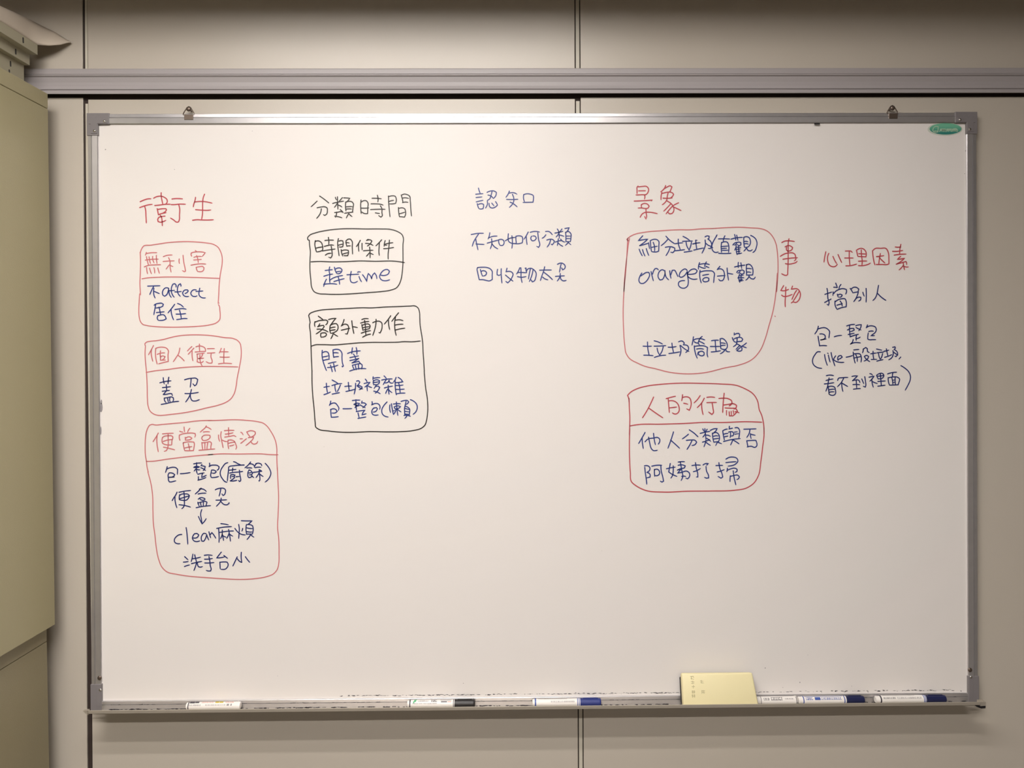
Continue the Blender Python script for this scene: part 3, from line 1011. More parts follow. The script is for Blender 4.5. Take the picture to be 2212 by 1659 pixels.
1550 770 1470 860 1365 995
1740 665 1660 700 1560 760
1570 780 1680 830 1815 895
@ drawn_box P 1340 480 11.06 | largest red rounded box, right of centre, without a dividing line
220 390 200 480 170 700 140 950 110 1250 85 1659
210 430 180 445 155 410 220 350 350 285 520 248 700 222 900 208 1200 188 1400 180 1680 180 1900 160 2212 150
= 1500 480 11.06
440 150 700 132 1150 122 1350 135 1550 148 1680 180 1790 250 1880 360 1950 520 1980 700 1995 900 1998 1100 1985 1400 1965 1659
= 1340 480 5.267
85 180 66 500 40 800 32 1000 36 1200 50 1400 65 1490 100 1545 200 1605 300 1645 380 1662 550 1705 800 1725 960 1712 1200 1655 1350 1625 1500 1560 1590 1460 1650 1320 1690 1180 1735 1020 1770 800 1786 580
1758 1068 1764 1074
@ handwriting B 1340 480 11.06 | first blue line in the large red box, ending in brackets
535 325 480 385 430 440 530 420 655 405 560 490 460 560 560 535 675 500
675 490 685 560 700 635
450 645 480 720 525 805
530 655 555 735 590 810
620 630 645 710 680 795
715 440 725 560 745 700
720 440 790 410 870 415 915 450 920 560 915 690 870 708 745 700
755 600 820 585 885 575
785 480 815 570 820 690
1130 415 1060 490 975 560
1090 335 1180 430 1300 515
1075 600 1160 585 1240 590 1300 620 1295 680 1250 728 1205 715
1190 600 1150 700 1090 800
1385 405 1385 500 1410 600 1435 660
1315 512 1390 500 1490 492
1310 680 1400 672 1535 655
1500 340 1570 375 1650 430
1485 458 1590 452 1725 450
1570 470 1590 570 1640 660
1700 480 1680 570 1640 670
1525 715 1620 700 1715 685
1800 430 1835 432
1800 435 1810 530 1825 640
1730 520 1810 500 1905 490
1755 665 1840 645 1985 615
2025 425 2030 550 1995 650 1950 740
2025 350 2080 325 2120 335 2120 380 2090 400
2090 400 2170 480 2180 560 2150 630 2100 625
2040 500 2100 550 2160 575 2210 610
= 1500 480 11.06
540 305 480 410 430 510 415 600 440 680 490 720 570 710
575 398 700 395 845 400
730 325 700 390 690 470
650 480 640 580 650 720
650 490 720 465 790 480 815 540 815 720
635 585 720 575 805 570
660 630 720 625 770 622
670 672 730 672 805 668
580 742 700 748 875 740
875 405 960 380 1060 365 1150 362
960 295 975 350 990 430
1010 310 1025 370 1040 435
920 545 960 500 1010 480 990 540 950 545
1000 500 1050 475 1110 490 1110 540 1060 560 1020 530
1000 560 985 620 960 670
995 580 1000 680 1020 775
1020 600 1060 595 1110 605
1010 650 1060 640 1095 640
1025 700 1060 695 1095 690
1020 755 1070 750 1130 735
1050 580 1060 660 1065 745
1180 360 1180 470 1195 600
1180 360 1240 345 1310 370 1335 430 1330 530 1280 590 1195 600
1195 460 1240 455 1280 465
1200 515 1240 510 1290 525
1245 605 1220 650 1180 690
1250 620 1290 680 1340 685 1385 655
1345 315 1410 350 1470 410 1495 490 1480 600 1440 690 1395 725
@ handwriting B 1340 480 11.06 | second blue line in the large red box, starting with latin letters
515 1215 460 1310 445 1400 470 1450 530 1465 610 1420 670 1340 700 1250 680 1200 620 1200 550 1240 480 1290
735 1180 760 1290 790 1400
770 1240 800 1150 830 1110 870 1105 910 1140
1060 1165 1000 1135 950 1160 905 1240 910 1330 950 1380 1000 1370 1050 1290 1070 1200
1065 1155 1070 1240 1100 1320 1155 1375
1180 1160 1190 1250 1210 1340
1205 1260 1240 1150 1290 1145 1340 1220 1375 1300
1595 1150 1550 1115 1490 1140 1420 1220 1405 1290 1440 1315 1510 1290 1580 1210 1600 1170
1600 1190 1610 1300 1625 1430 1600 1530 1530 1575 1460 1570 1390 1500 1400 1430 1460 1400 1540 1395
1620 1245 1720 1240 1810 1210 1835 1160 1790 1120 1700 1130 1630 1190 1600 1240 1620 1300 1690 1350 1760 1365 1835 1355
= 1500 480 11.06
125 965 100 1040 95 1125
115 1010 180 995 260 990 360 1010
120 1060 180 1085 240 1100 270 1090
285 950 250 1020 240 1060
270 1050 310 1070 350 1085
135 1150 125 1250 140 1370 165 1450
140 1190 230 1165 340 1160 440 1175 475 1215 470 1320 460 1445
200 1270 270 1255 345 1245
200 1370 240 1330 290 1320 345 1340 345 1390 290 1420 220 1415 195 1380
610 1055 580 1090 545 1130 640 1115 690 1150 715 1220 710 1330 670 1395 620 1400 580 1360
550 1290 630 1280 735 1275
780 1095 790 1220 815 1385
800 1220 850 1230 920 1240
960 1070 1060 1045 1210 1025
1050 960 1045 1020 1050 1085
1110 970 1120 1040 1130 1110
1010 1200 1050 1155 1090 1150 1080 1200 1030 1215
1090 1160 1140 1140 1190 1170 1185 1220 1130 1240 1090 1220
1080 1240 1060 1300 1035 1340
1070 1260 1060 1340 1085 1440
1090 1280 1130 1270 1170 1265
1070 1330 1120 1320 1185 1330
1080 1380 1130 1370 1150 1360
1070 1410 1120 1400 1170 1390
1120 1250 1115 1330 1120 1400
1245 1010 1240 1120 1250 1260
1245 1020 1290 1000 1350 1030 1390 1100 1400 1200 1390 1260 1240 1265
1260 1105 1310 1105 1365 1115
1265 1190 1310 1190 1350 1200
1310 1270 1280 1340 1225 1385
1310 1300 1360 1350 1410 1360 1455 1310
@ handwriting B 1340 700 6.9125 | third blue line at the foot of the large red box
405 268 410 360 430 465
340 330 400 332 465 330
350 465 410 465 490 472
505 250 560 265 630 298
505 330 580 328 680 322
550 360 560 410 585 460
640 340 620 410 590 460
510 498 580 475 680 465
770 285 780 360 795 425
715 345 770 345 835 335
725 440 800 430 890 415
890 320 905 400 885 480
870 265 930 255 955 285 940 310 1010 330 1020 370 975 425
900 320 960 370 1025 410
= 1490 690 13.825
110 520 95 620 65 770
95 640 160 590 240 575 330 575 450 615
130 665 180 695 250 705
370 510 310 560 270 640 255 720 290 760
270 650 350 680 440 735
135 790 145 900 180 1050 225 1160
140 805 300 785 460 800 530 840 520 960 520 1050 540 1125
205 885 300 870 415 888
260 970 240 1010 240 1070
250 1010 300 960 370 950 430 1000 425 1060 370 1090 310 1080 260 1030
650 635 750 620 860 620
760 650 770 800 785 950
615 805 750 808 900 805
640 972 770 960 920 935
905 580 915 720 925 870
905 580 980 570 1060 630 1115 730 1110 850 1080 885 930 870
940 700 1000 705 1065 720
940 780 1000 770 1060 775
1060 890 1010 960 910 1025
1070 900 1100 950 1195 965
1330 405 1325 465 1400 420 1460 415 1490 450 1475 520
1270 545 1300 620 1350 675 1450 660 1560 640 1580 590 1530 540 1430 540 1310 590
1415 560 1410 650 1400 720 1300 815
1400 730 1470 760 1520 800 1560 860 1555 920 1490 950 1400 930
1490 780 1430 840 1380 895
1510 840 1460 880 1400 930
1690 705 1620 760 1550 800
1560 800 1620 820 1690 850
@ drawn_box R 1340 700 6.9125 | lower right red rounded box with a dividing line
130 1160 125 1110 108 1065 150 1020 250 965 400 925 600 900 900 882 1200 885 1500 895 1750 920 1850 960 1990 1050 2050 1150 2075 1280 2110 1360 2140 1500 2145 1659
130 1110 135 1250 142 1400 140 1520 135 1659
140 1522 230 1505 600 1495 1000 1482 1250 1468 1500 1470 1900 1458 2115 1465
= 1340 820 6.506
2018 680 2020 760 2000 950 1975 1150 1940 1350 1880 1450 1780 1520 1600 1555 1300 1565 950 1568 600 1580 350 1555 220 1490 160 1440 140 1300 130 1100 128 850 133 680
@ handwriting R 1370 840 7.9 | red four-character title in the lower right box
330 140 290 230 230 350 140 495
245 325 350 400 490 495
545 168 620 145 705 125
580 170 590 290 600 405
590 205 670 205 730 240 765 310 755 400 710 430 650 410
600 325 660 318 725 310
825 100 820 150 810 205
820 150 890 135 940 150 970 220 960 320 940 365 895 340
845 245 880 252 915 262
1125 115 1080 180 1020 240
1195 160 1150 240 1075 320
1150 240 1155 340 1175 440
1240 145 1310 138 1375 145
1240 235 1320 232 1405 232
1330 240 1345 340 1350 410 1325 435 1270 395
1445 165 1520 158 1610 170 1665 210 1660 260 1620 290
1535 75 1525 160 1515 290 1510 405
1530 275 1600 265 1700 255 1745 280 1740 320 1700 345
1550 325 1640 330 1740 345 1760 380 1720 430 1680 465
1575 370 1575 450
1620 390 1625 460 1680 460
1655 385 1660 450
1690 375 1700 430
1720 390 1760 395 1790 408
@ handwriting B 1370 900 7.9 | first blue line in the lower right box
185 270 140 350 75 460
135 365 140 450 155 545
185 430 230 385 330 365 400 355 435 385 430 440 410 470
245 350 265 450 290 540 320 575 395 572
330 285 340 380 362 480
670 260 640 360 575 540
620 400 690 460 775 540
925 300 870 345 820 380
940 225 1020 280 1090 345
890 405 970 398 1040 405 1065 435 1040 475 985 492
985 410 950 480 900 560
1170 210 1180 230 1200 255
1205 205 1215 290 1225 395
1245 215 1220 260
1125 285 1210 265 1290 250
1215 290 1195 320 1170 350
1230 315 1270 320 1300 335
1165 435 1220 420 1290 390
1240 370 1280 400 1305 420
1225 400 1210 460 1190 515
1215 430 1260 465 1300 490
1300 235 1350 210 1415 205 1395 240 1350 280
1335 280 1340 350 1360 440
1335 290 1400 270 1445 310 1455 370 1440 425 1360 435
1355 335 1400 325 1435 330
1360 380 1400 375 1445 370
1420 435 1390 495
1425 435 1460 450 1490 462
1510 240 1520 310 1540 400
1515 240 1550 220 1590 210
1525 300 1560 290 1600 285
1535 345 1580 335 1600 330
1625 165 1620 210 1680 195
1610 265 1650 255 1680 260 1700 290 1690 320 1650 330
1640 260 1645 300 1635 360
1720 190 1770 190 1795 225 1795 300 1785 370
1710 265 1760 258
1720 300 1780 290
1525 425 1620 400 1740 380 1810 375
1680 400 1665 440 1645 485
1690 400 1740 430 1790 465
1870 215 1970 212 2080 208
1975 225 1960 290 1920 355
1985 290 1985 340 1995 375
1985 300 2030 310 2065 318
1920 410 1930 460 1940 520
1920 412 2010 405 2075 405 2090 440 2085 510 2060 525 2000 505 1925 518
@ handwriting B 1370 900 7.9 | second blue line in the lower right box
180 865 190 960 205 1060 215 1155
175 840 220 835 265 865 265 910 215 950 270 985 270 1030 215 1045
300 845 380 830 470 830
455 835 460 920 490 1040 500 1100 480 1115 445 1100
345 900 345 960 350 1020
345 905 390 895 430 930 430 980 400 1005 350 1005
550 890 610 875 700 862
615 800 600 880 590 945 650 985 730 1020
665 840 665 930 655 1000 625 1050
750 775 800 768 860 768
785 770 800 850 820 960 830 1010 800 1090
750 830 820 822 870 840 860 870 800 885 735 912
735 912 800 895 740 965 810 950 900 930 945 970 940 1030 910 1060 880 1050
810 1020 850 1015 880 1020
985 835 1060 825 1130 828
1045 785 1060 880 1085 980 1085 1030 1060 1030
1010 940 1070 920 1130 885
1175 825 1220 800 1265 800 1235 830
1225 850 1235 930 1270 1010 1270 1045 1235 1050 1200 1035
1395 835 1450 832 1510 832
1445 785 1460 880 1500 980 1510 1030 1480 1050 1430 1020
1415 945 1470 930 1535 905
1565 725 1620 695 1690 690 1750 710 1770 760 1740 800 1600 845
1565 785 1650 775 1740 768
1590 880 1585 920 1580 940
1590 915 1650 890 1720 880 1755 900 1755 930 1720 950
1690 925 1700 1010 1735 1165
1640 1010 1635 1070 1635 1110
1640 1020 1700 1005 1770 1000 1795 1030 1780 1060 1750 1075
@ handwriting R 1670 505 13.825 | red two-character note written downwards, right of the large red box
260 260 340 220 480 210 640 230
475 150 455 250 450 450 450 700 445 950 435 1150 430 1220 400 1240 330 1230 255 1190
360 390 430 355 510 360 580 410 570 460 500 510 440 520 405 490 410 390
220 670 340 600 480 570 600 575 650 610 670 680 670 780 630 810
295 760 450 735 730 715
370 890 450 905 580 890 690 850 720 820
= 1670 600 13.825
315 235 270 310 230 380 310 390 465 345
380 280 375 400 370 560 360 700 365 870
255 520 310 555 420 550 570 495
580 250 545 340 620 330 700 325 770 370 810 450 805 580 750 690 670 740 600 720 540 755
700 380 650 450 600 560 560 650
770 420 700 540 600 700
@ handwriting R 1765 525 10.055 | red heading of four characters at the far right
190 190 170 280 150 415
255 225 230 290 230 380 270 480 340 515 400 505 440 460
345 290 380 370 425 445
455 250 490 330 535 425
615 175 680 172 740 178 765 205
700 185 700 330 715 490
600 325 690 325 785 325
625 495 740 488 860 455
855 155 870 220 885 290
860 155 920 120 990 120 1050 170 1070 240 1060 300 885 290
905 232 980 235 1060 238
960 150 965 270 980 390 975 480
900 395 990 390 1080 390
900 490 1000 490 1090 470 1160 435
1205 170 1215 280 1235 400 1255 475
1205 170 1260 120 1380 115 1500 120 1545 200 1560 350 1560 450 1540 460 1400 465 1280 465
1290 295 1370 285 1450 275
1375 230 1360 310 1350 370 1340 460
1355 320 1420 385 1475 435
1700 85 1760 90 1820 85
1820 30 1800 120 1795 240
1640 180 1740 180 1860 160
1675 262 1790 245 1935 240
1815 290 1780 320 1745 355 1820 345 1900 330 1820 400 1720 458 1830 430 1930 400
1930 400 1945 430 1945 470
1870 430 1885 520 1900 580
1870 490 1830 540 1780 585
1890 510 1930 520 1985 520
@ handwriting D 1765 525 10.055 | dark blue three-character line under the far right red heading
215 985 230 1080 235 1200 260 1300 245 1350 215 1330
170 1115 240 1090 320 1065
165 1290 240 1250 305 1215
405 870 420 910 440 965
360 960 400 960 440 970
520 900 490 940 475 990
350 1060 345 1140
360 1100 400 1050 470 1010 570 990 635 1010 640 1060 620 1110
440 1110 450 1150 460 1175
455 1130 500 1110 545 1130 530 1165 475 1175
390 1260 390 1340 410 1400 435 1440
395 1275 460 1230 540 1210 610 1215 630 1260 630 1385 540 1400 435 1440
430 1350 500 1330 550 1315
500 1260 530 1300 545 1370
720 985 750 1030 780 1085
740 1000 800 960 870 970 905 1000 890 1060 780 1080
895 1065 880 1120 840 1210 795 1275
840 1210 900 1175 950 1180 945 1230 900 1260
995 1070 1005 1110 1025 1155
1065 985 1070 1100 1065 1285
1335 920 1320 1000 1300 1110 1260 1200 1210 1250
1320 1100 1390 1170 1495 1245
@ handwriting D 1740 690 9.217 | dark blue line of four characters at the far right
255 135 240 200 185 290
235 195 310 170 390 165 450 200 480 240 475 300 465 370
250 335 265 430 280 525 350 520 425 525
285 290 340 290 390 320 395 360 360 395 300 410 410 388
575 345 640 325 720 318
820 130 900 105 980 98
880 110 875 200 880 260 890 350
835 210 900 180 960 180 970 210 920 235 890 240
850 300 900 290 970 275
1000 125 1050 110 1110 105 1100 160 1060 225
1005 160 1050 185 1105 210
890 345 960 320 1055 295
1015 320 1005 370 1010 420
1010 385 1050 375 1090 350
950 400 935 450 895 490
895 490 960 465 1095 468
1235 110 1210 165 1270 130 1340 130 1390 150 1410 200 1395 250 1350 290 1300 325 1375 322
1250 270 1240 340 1240 390 1270 405 1330 403 1400 403
1260 240 1310 230 1355 235
@ handwriting D 1740 690 9.217 | dark blue bracketed line with latin letters at the far right
295 645 240 645 190 700 150 770 140 850 160 900 220 950 325 975
380 700 395 790 435 915
455 710 470 780 490 850
440 672 455 680
510 660 530 760 560 850 585 925
600 725 570 770 555 800 620 840 700 855 765 855
640 800 690 780 730 750 710 720 660 730 640 770 650 820
810 752 870 740 940 718
960 608 1010 602 1065 598
950 650 960 740 970 800 990 870
950 690 1020 680 1085 690 1110 750 1105 850
960 770 1030 755 1110 735
1000 700 1020 740 1030 840
1150 590 1150 620 1135 665
1150 590 1200 560 1230 580 1235 640 1270 660
1170 740 1220 715 1255 735 1240 780 1165 830
1180 755 1220 800 1280 840
1345 635 1345 700 1360 795
1300 685 1350 675 1405 670
1310 798 1360 795 1420 795
1415 590 1460 600 1520 612
1425 665 1490 655 1555 650
1455 680 1465 740 1485 790
1535 680 1520 740 1495 790
1420 830 1480 815 1545 800
1610 585 1625 660 1640 730
1560 635 1610 625 1660 610
1575 755 1640 735 1720 700
1740 620 1745 700 1720 760 1655 805
1735 555 1780 545 1790 570 1765 600 1820 640 1835 690 1800 740 1780 730
1755 650 1790 680 1840 710
1895 750 1860 790
@ handwriting D 1740 690 9.217 | last dark blue line at the far right, closing bracket
415 1120 480 1108 560 1118
410 1215 470 1200 550 1185
375 1285 460 1275 565 1260
470 1165 455 1240 440 1330 405 1430
450 1330 460 1400 470 1490
455 1340 530 1330 580 1350 595 1400 590 1490 560 1510 500 1505 465 1485
475 1400 530 1390 580 1390
475 1450 530 1440 570 1440
640 1215 650 1180 740 1160 845 1155
760 1170 710 1260 635 1340
720 1250 725 1340 745 1435
730 1270 780 1300 840 1335
925 1135 980 1125 1035 1125 990 1170 935 1220 1000 1205 1060 1210 1085 1260
1010 1210 1015 1290 1020 1370
945 1298 1010 1295 1080 1300
955 1390 1020 1380 1095 1375
1120 1185 1140 1230 1160 1280
1180 1140 1195 1240 1200 1320 1190 1345 1150 1330
1280 1080 1310 1085 1335 1110
1265 1150 1310 1140 1365 1130 1320 1190 1280 1230
1320 1200 1330 1280 1350 1350
1340 1240 1380 1260 1430 1275
1415 1110 1430 1150 1450 1190
1420 1110 1480 1075 1540 1080 1560 1120 1530 1170 1450 1180
1440 1130 1500 1125 1550 1115
1490 1080 1500 1200 1510 1320
1440 1235 1510 1230 1590 1225
1440 1330 1510 1320 1585 1310
1635 1085 1720 1060 1815 1050
1740 1065 1730 1100 1735 1150
1645 1160 1650 1230 1670 1305
1645 1165 1740 1145 1840 1155 1875 1190 1860 1250 1845 1300 1750 1305 1670 1308
1720 1165 1735 1240 1740 1300
1785 1160 1785 1230 1790 1300
1735 1210 1780 1205
1740 1255 1785 1250
1900 920 1980 970 2060 1050 2090 1130 2080 1220 2040 1310 1985 1410"""

# ------------------------------------------------------------------ the room
XL, XR, YW, YB, ZCEIL = -1.95, 3.12, 0.012, -8.0, 1.12
FZ = -1.5
floor = obj('floor', box(XL - .1, XR + .1, YB - .1, 0.20, FZ - 0.1, FZ), M['floor'], kind='structure')

wall = obj('wall_front', box(XL, XR, YW + 0.0042, 0.13, FZ, ZCEIL), M['dark'], kind='structure')
JW = 0.0106
cols = [(-1.92, -0.918), (-0.9074, 0.083), (0.0948, 1.084), (1.0958, 2.085), (2.0968, 3.09)]
tops = [0.6397, 0.6360, 0.6390, 0.6390, 0.6390]
for (a, b), zt in zip(cols, tops):
    obj('wall_panel', box(a, b, YW, YW + 0.004, FZ, zt, bevel=0.0006), M['panel'], wall)
    obj('wall_panel', box(a, b, YW, YW + 0.004, 0.672, ZCEIL - 0.002, bevel=0.0006), M['panel'], wall)
for i in range(4):
    a, b = cols[i][1], cols[i + 1][0]
    if i == 0:      # the joint at the left is open on its left side, its cover strip narrows downwards
        up = [(a + 0.0046, 0.690), (b - 0.0012, 0.690), (b - 0.0012, ZCEIL - .01), (a + 0.0046, ZCEIL - .01)]
        lo = [(b - 0.0012, -0.52), (b - 0.0012, 0.628), (a + 0.0045, 0.628), (a + 0.0050, 0.30)]
    else:
        up = [(a + 0.0024, 0.690), (b - 0.0022, 0.690), (b - 0.0022, ZCEIL - .01), (a + 0.0024, ZCEIL - .01)]
        lo = [(a + 0.0024, FZ), (b - 0.0022, FZ), (b - 0.0022, 0.632), (a + 0.0024, 0.632)]
    obj('joint_strip', prism(up, YW + 0.0012, YW + 0.004), M['strip'], wall)
    obj('joint_strip', prism(lo, YW + 0.0012, YW + 0.004), M['strip'], wall)
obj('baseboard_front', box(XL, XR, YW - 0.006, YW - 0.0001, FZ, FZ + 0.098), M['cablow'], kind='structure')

RY, RS = 0.008, 1.0055       # the rail stands 14 mm proud of the panels
rail_prof = [(-0.0070, 0.6915), (-0.0100, 0.6890), (-0.0100, 0.6800), (-0.0088, 0.6785),
             (-0.0112, 0.6775), (-0.0112, 0.6762), (-0.0082, 0.6740), (-0.0065, 0.6640), (-0.0070, 0.6560),
             (-0.0092, 0.6495), (-0.0068, 0.6482), (-0.0100, 0.6470), (-0.0100, 0.6402), (-0.0088, 0.6400),
             (-0.0088, 0.6465)]
rail_prof = [(YW, 0.1175 + (0.6915 - 0.1175) * RS)] + [(y + RY, 0.1175 + (z - 0.1175) * RS) for y, z in rail_prof] + [(YW, 0.1175 + (0.6465 - 0.1175) * RS)]
obj('trim_1', extrude_x(rail_prof, XL + 0.002, XR - 0.002), M['rail'], kind='structure')
obj('rail_shade_strip', box(XL + 0.003, XR - 0.003, 0.0000, YW + 0.0040, 0.6465, 0.6488), M['dark'], kind='structure')  # dark strip painting the shade inside the rail's hollow underside

for nm, a in (('wall_left', (XL - 0.1, XL, YB, 0.13, FZ, ZCEIL)), ('wall_right', (XR, XR + 0.1, YB, 0.13, FZ, ZCEIL)),
              ('wall_back', (XL - 0.1, XR + 0.1, YB - 0.1, YB, FZ, ZCEIL))):
    obj(nm, box(*a), M['plaster'], kind='structure')

# ceiling with the openings of the three recessed lamps above the board
LX0, LX1 = -1.04, 0.24
holes = [(LX0, LX1, -1.196, -0.950), (LX0, LX1, -1.560, -1.203), (LX0, LX1, -2.730, -2.110)]
xs = sorted({XL - .1, XR + .1, LX0, LX1}); ys = sorted({YB - .1, 0.13} | {h[2] for h in holes} | {h[3] for h in holes})
bm = bmesh.new()
for x0, x1 in zip(xs, xs[1:]):
    for y0, y1 in zip(ys, ys[1:]):
        cx_, cy_ = (x0 + x1) / 2, (y0 + y1) / 2
        if any(h[0] < cx_ < h[1] and h[2] < cy_ < h[3] for h in holes): continue
        add_box(bm, x0, x1, y0, y1, ZCEIL, ZCEIL + 0.004)
obj('ceiling', bm, M['ceil'], kind='structure')

def glow(name, e):
    return mat(name, (0.9, 0.9, 0.88), 0.4, emit=e)
GM = {'near': glow('lamp_glow_near', GLOW_NEAR), 'mid': glow('lamp_glow_mid', GLOW_MID), 'far': glow('lamp_glow_far', GLOW_FAR), 'room': glow('lamp_glow_fill', GLOW_FILL)}
def lamp(label, x0, x1, y, h, key, recess):
    """a downward-facing glowing strip, set in a recessed trough or in a box under the ceiling"""
    z0 = ZCEIL
    t = thing('ceiling_light', label, 'lamp', ((x0 + x1) / 2, y, z0 - (0 if recess else 0.05)), 'strip lights of the ceiling')
    bm = bmesh.new()
    if recess:
        y0, y1 = h
        zt = z0 + 0.062
        add_box(bm, x0, x1, y0, y1, zt, zt + 0.004)
        add_box(bm, x0 - .003, x0, y0 - .003, y1 + .003, z0, zt + .004); add_box(bm, x1, x1 + .003, y0 - .003, y1 + .003, z0, zt + .004)
        add_box(bm, x0, x1, y0 - .003, y0, z0, zt + .004); add_box(bm, x0, x1, y1, y1 + .003, z0, zt + .004)
        zc = z0 + 0.050
    else:
        zc = z0 - 0.045
        add_box(bm, x0, x1, y - 0.12, y + 0.12, zc + .004, z0)
    obj('housing', bm, M['housing'], t)
    w = {'near': 0.022, 'mid': 0.022, 'far': 0.035, 'room': 0.10}[key]
    obj('diffuser', box(x0 + .03, x1 - .03, y - w, y + w, zc, zc + 0.001), GM[key], t)
    bm = bmesh.new()
    add_box(bm, x0 + .005, x1 - .005, y - w - .006, y - w - .0005, zc - .0005, zc + .012); add_box(bm, x0 + .005, x1 - .005, y + w + .0005, y + w + .006, zc - .0005, zc + .012)
    add_box(bm, x0 + .005, x1 - .005, y - w - .006, y + w + .006, zc + .0015, zc + .012)
    obj('strip_holder', bm, M['housing'], t)
lamp('recessed strip light of the ceiling nearest the whiteboard wall', LX0, LX1, -1.09, (-1.196, -0.950), 'near', True)
lamp('recessed strip light of the ceiling, second from the whiteboard wall', LX0, LX1, -1.38, (-1.560, -1.203), 'mid', True)
lamp('recessed strip light of the ceiling, third from the whiteboard wall', LX0, LX1, -2.42, (-2.730, -2.110), 'far', True)
for x, w in ((-0.6, 'left of the two'), (1.7, 'right of the two')):  # unseen fill lamps, added to supply the ambient light
    lamp('added fill light in a ceiling box at the far back of the room, ' + w, x - .63, x + .63, -6.2, None, 'room', False)

# ------------------------------------------------------------------ the whiteboard
HW, HH = 0.88, 0.582            # half size of the writing surface
wb = thing('whiteboard', 'large framed whiteboard covered in red, blue and black handwritten notes, hung on the panelled wall', 'whiteboard', (0, 0, -0.602))
obj('writing_surface', box(-HW - .004, HW + .004, 0.0, 0.009, -HH - .004, HH + .004), M['board'], wb, label='glossy off-white writing surface')
# frame: section given as (distance from the outer edge, y)
sec = [(0.0, 0.0115), (0.0, -0.0028), (0.0006, -0.0034), (0.0070, -0.0040), (0.0075, -0.0022), (0.0083, -0.0022), (0.0087, -0.0044),
       (0.0190, -0.0040), (0.0200, -0.0030), (0.0200, -0.0002), (0.0200, 0.0095), (0.012, 0.0115)]
sec_low = [(0.0, 0.0115), (0.0, -0.0038), (0.0006, -0.0042), (0.0122, -0.0042), (0.0127, -0.0024), (0.0133, -0.0024), (0.0138, -0.0042),
       (0.0190, -0.0040), (0.0200, -0.0030), (0.0200, -0.0002), (0.0200, 0.0095), (0.012, 0.0115)]
OX, OZ = HW + 0.02, HH + 0.02
def frame_side(kind):
    bm = bmesh.new()
    A, B = [], []
    for d, y in (sec_low if kind == 'bottom' else sec):
        if kind == 'top':    A.append((-OX + d, y, OZ - d)); B.append((OX - d, y, OZ - d))
        if kind == 'bottom': A.append((-OX + d, y, -OZ + d)); B.append((OX - d, y, -OZ + d))
        if kind == 'left':   A.append((-OX + d, y, -OZ + d)); B.append((-OX + d, y, OZ - d))
        if kind == 'right':  A.append((OX - d, y, -OZ + d)); B.append((OX - d, y, OZ - d))
    va = [bm.verts.new((x, y, z + ZC)) for x, y, z in A]; vb = [bm.verts.new((x, y, z + ZC)) for x, y, z in B]
    n = len(va)
    for i in range(n):
        j = (i + 1) % n
        bm.faces.new((va[i], va[j], vb[j], vb[i]))
    bm.faces.new(va); bm.faces.new(list(reversed(vb)))
    return bm
for k in ('top', 'bottom', 'left', 'right'):
    obj('frame_rail', frame_side(k), M['alu'], wb)

def bracket(sx, sz):
    X = lambda d: sx * (OX + 0.0012 - d); Z = lambda d: sz * (OZ + 0.0012 - d)
    t, l = 0.0222, 0.045
    L1 = [(X(0), Z(0)), (X(l), Z(0)), (X(l), Z(t)), (X(t), Z(t)), (X(t), Z(l)), (X(0), Z(l))]
    if sz < 0: L1 = [(X(0), Z(0)), (X(t), Z(0)), (X(t), Z(0.056)), (X(0), Z(0.056))]
    b = obj('corner_bracket', prism(L1, -0.0054, 0.0112), M['bracket'], wb, bevel=0.0008, label='grey plastic corner piece')
    if sz > 0:
        ri = [(X(0.0045), Z(0.0065)), (X(0.0195), Z(0.0065)), (X(0.0195), Z(0.0115)), (X(l - .003), Z(0.0115)), (X(l - .003), Z(t - .001)),
              (X(t - .001), Z(t - .001)), (X(t - .001), Z(l - .004)), (X(0.0085), Z(l - .004)), (X(0.0085), Z(t)), (X(0.0045), Z(t))]
        obj('raised_plate', prism(ri, -0.0064, -0.0053), M['bracket'], b, bevel=0.0003)
        for (px, pz) in ((0.0365, 0.0165), (0.0165, 0.036)):
            obj('rivet', ball((X(px), -0.0066, Z(pz)), 0.0030, 0.6), M['rivet'], b, smooth=True)
    else:
        obj('raised_plate', prism([(X(0.0125), Z(0.012)), (X(t - .001), Z(0.012)), (X(t - .001), Z(0.05)), (X(0.0125), Z(0.05))], -0.0061, -0.0053), M['bracket'], b, bevel=0.0003)
        obj('rivet', ball((X(0.0205 if sx < 0 else 0.0175), -0.0066, Z(0.0455 if sx < 0 else .055)), 0.0027, 0.6), M['rivet'], b, smooth=True)
        obj('screw', ball((X(0.0185), -0.0050, Z(0.069)), 0.0045, 0.5, 12), M['steel'], b, smooth=True, label='dark screw set in the frame')
for sx in (-1, 1):
    for sz in (1, -1): bracket(sx, sz)

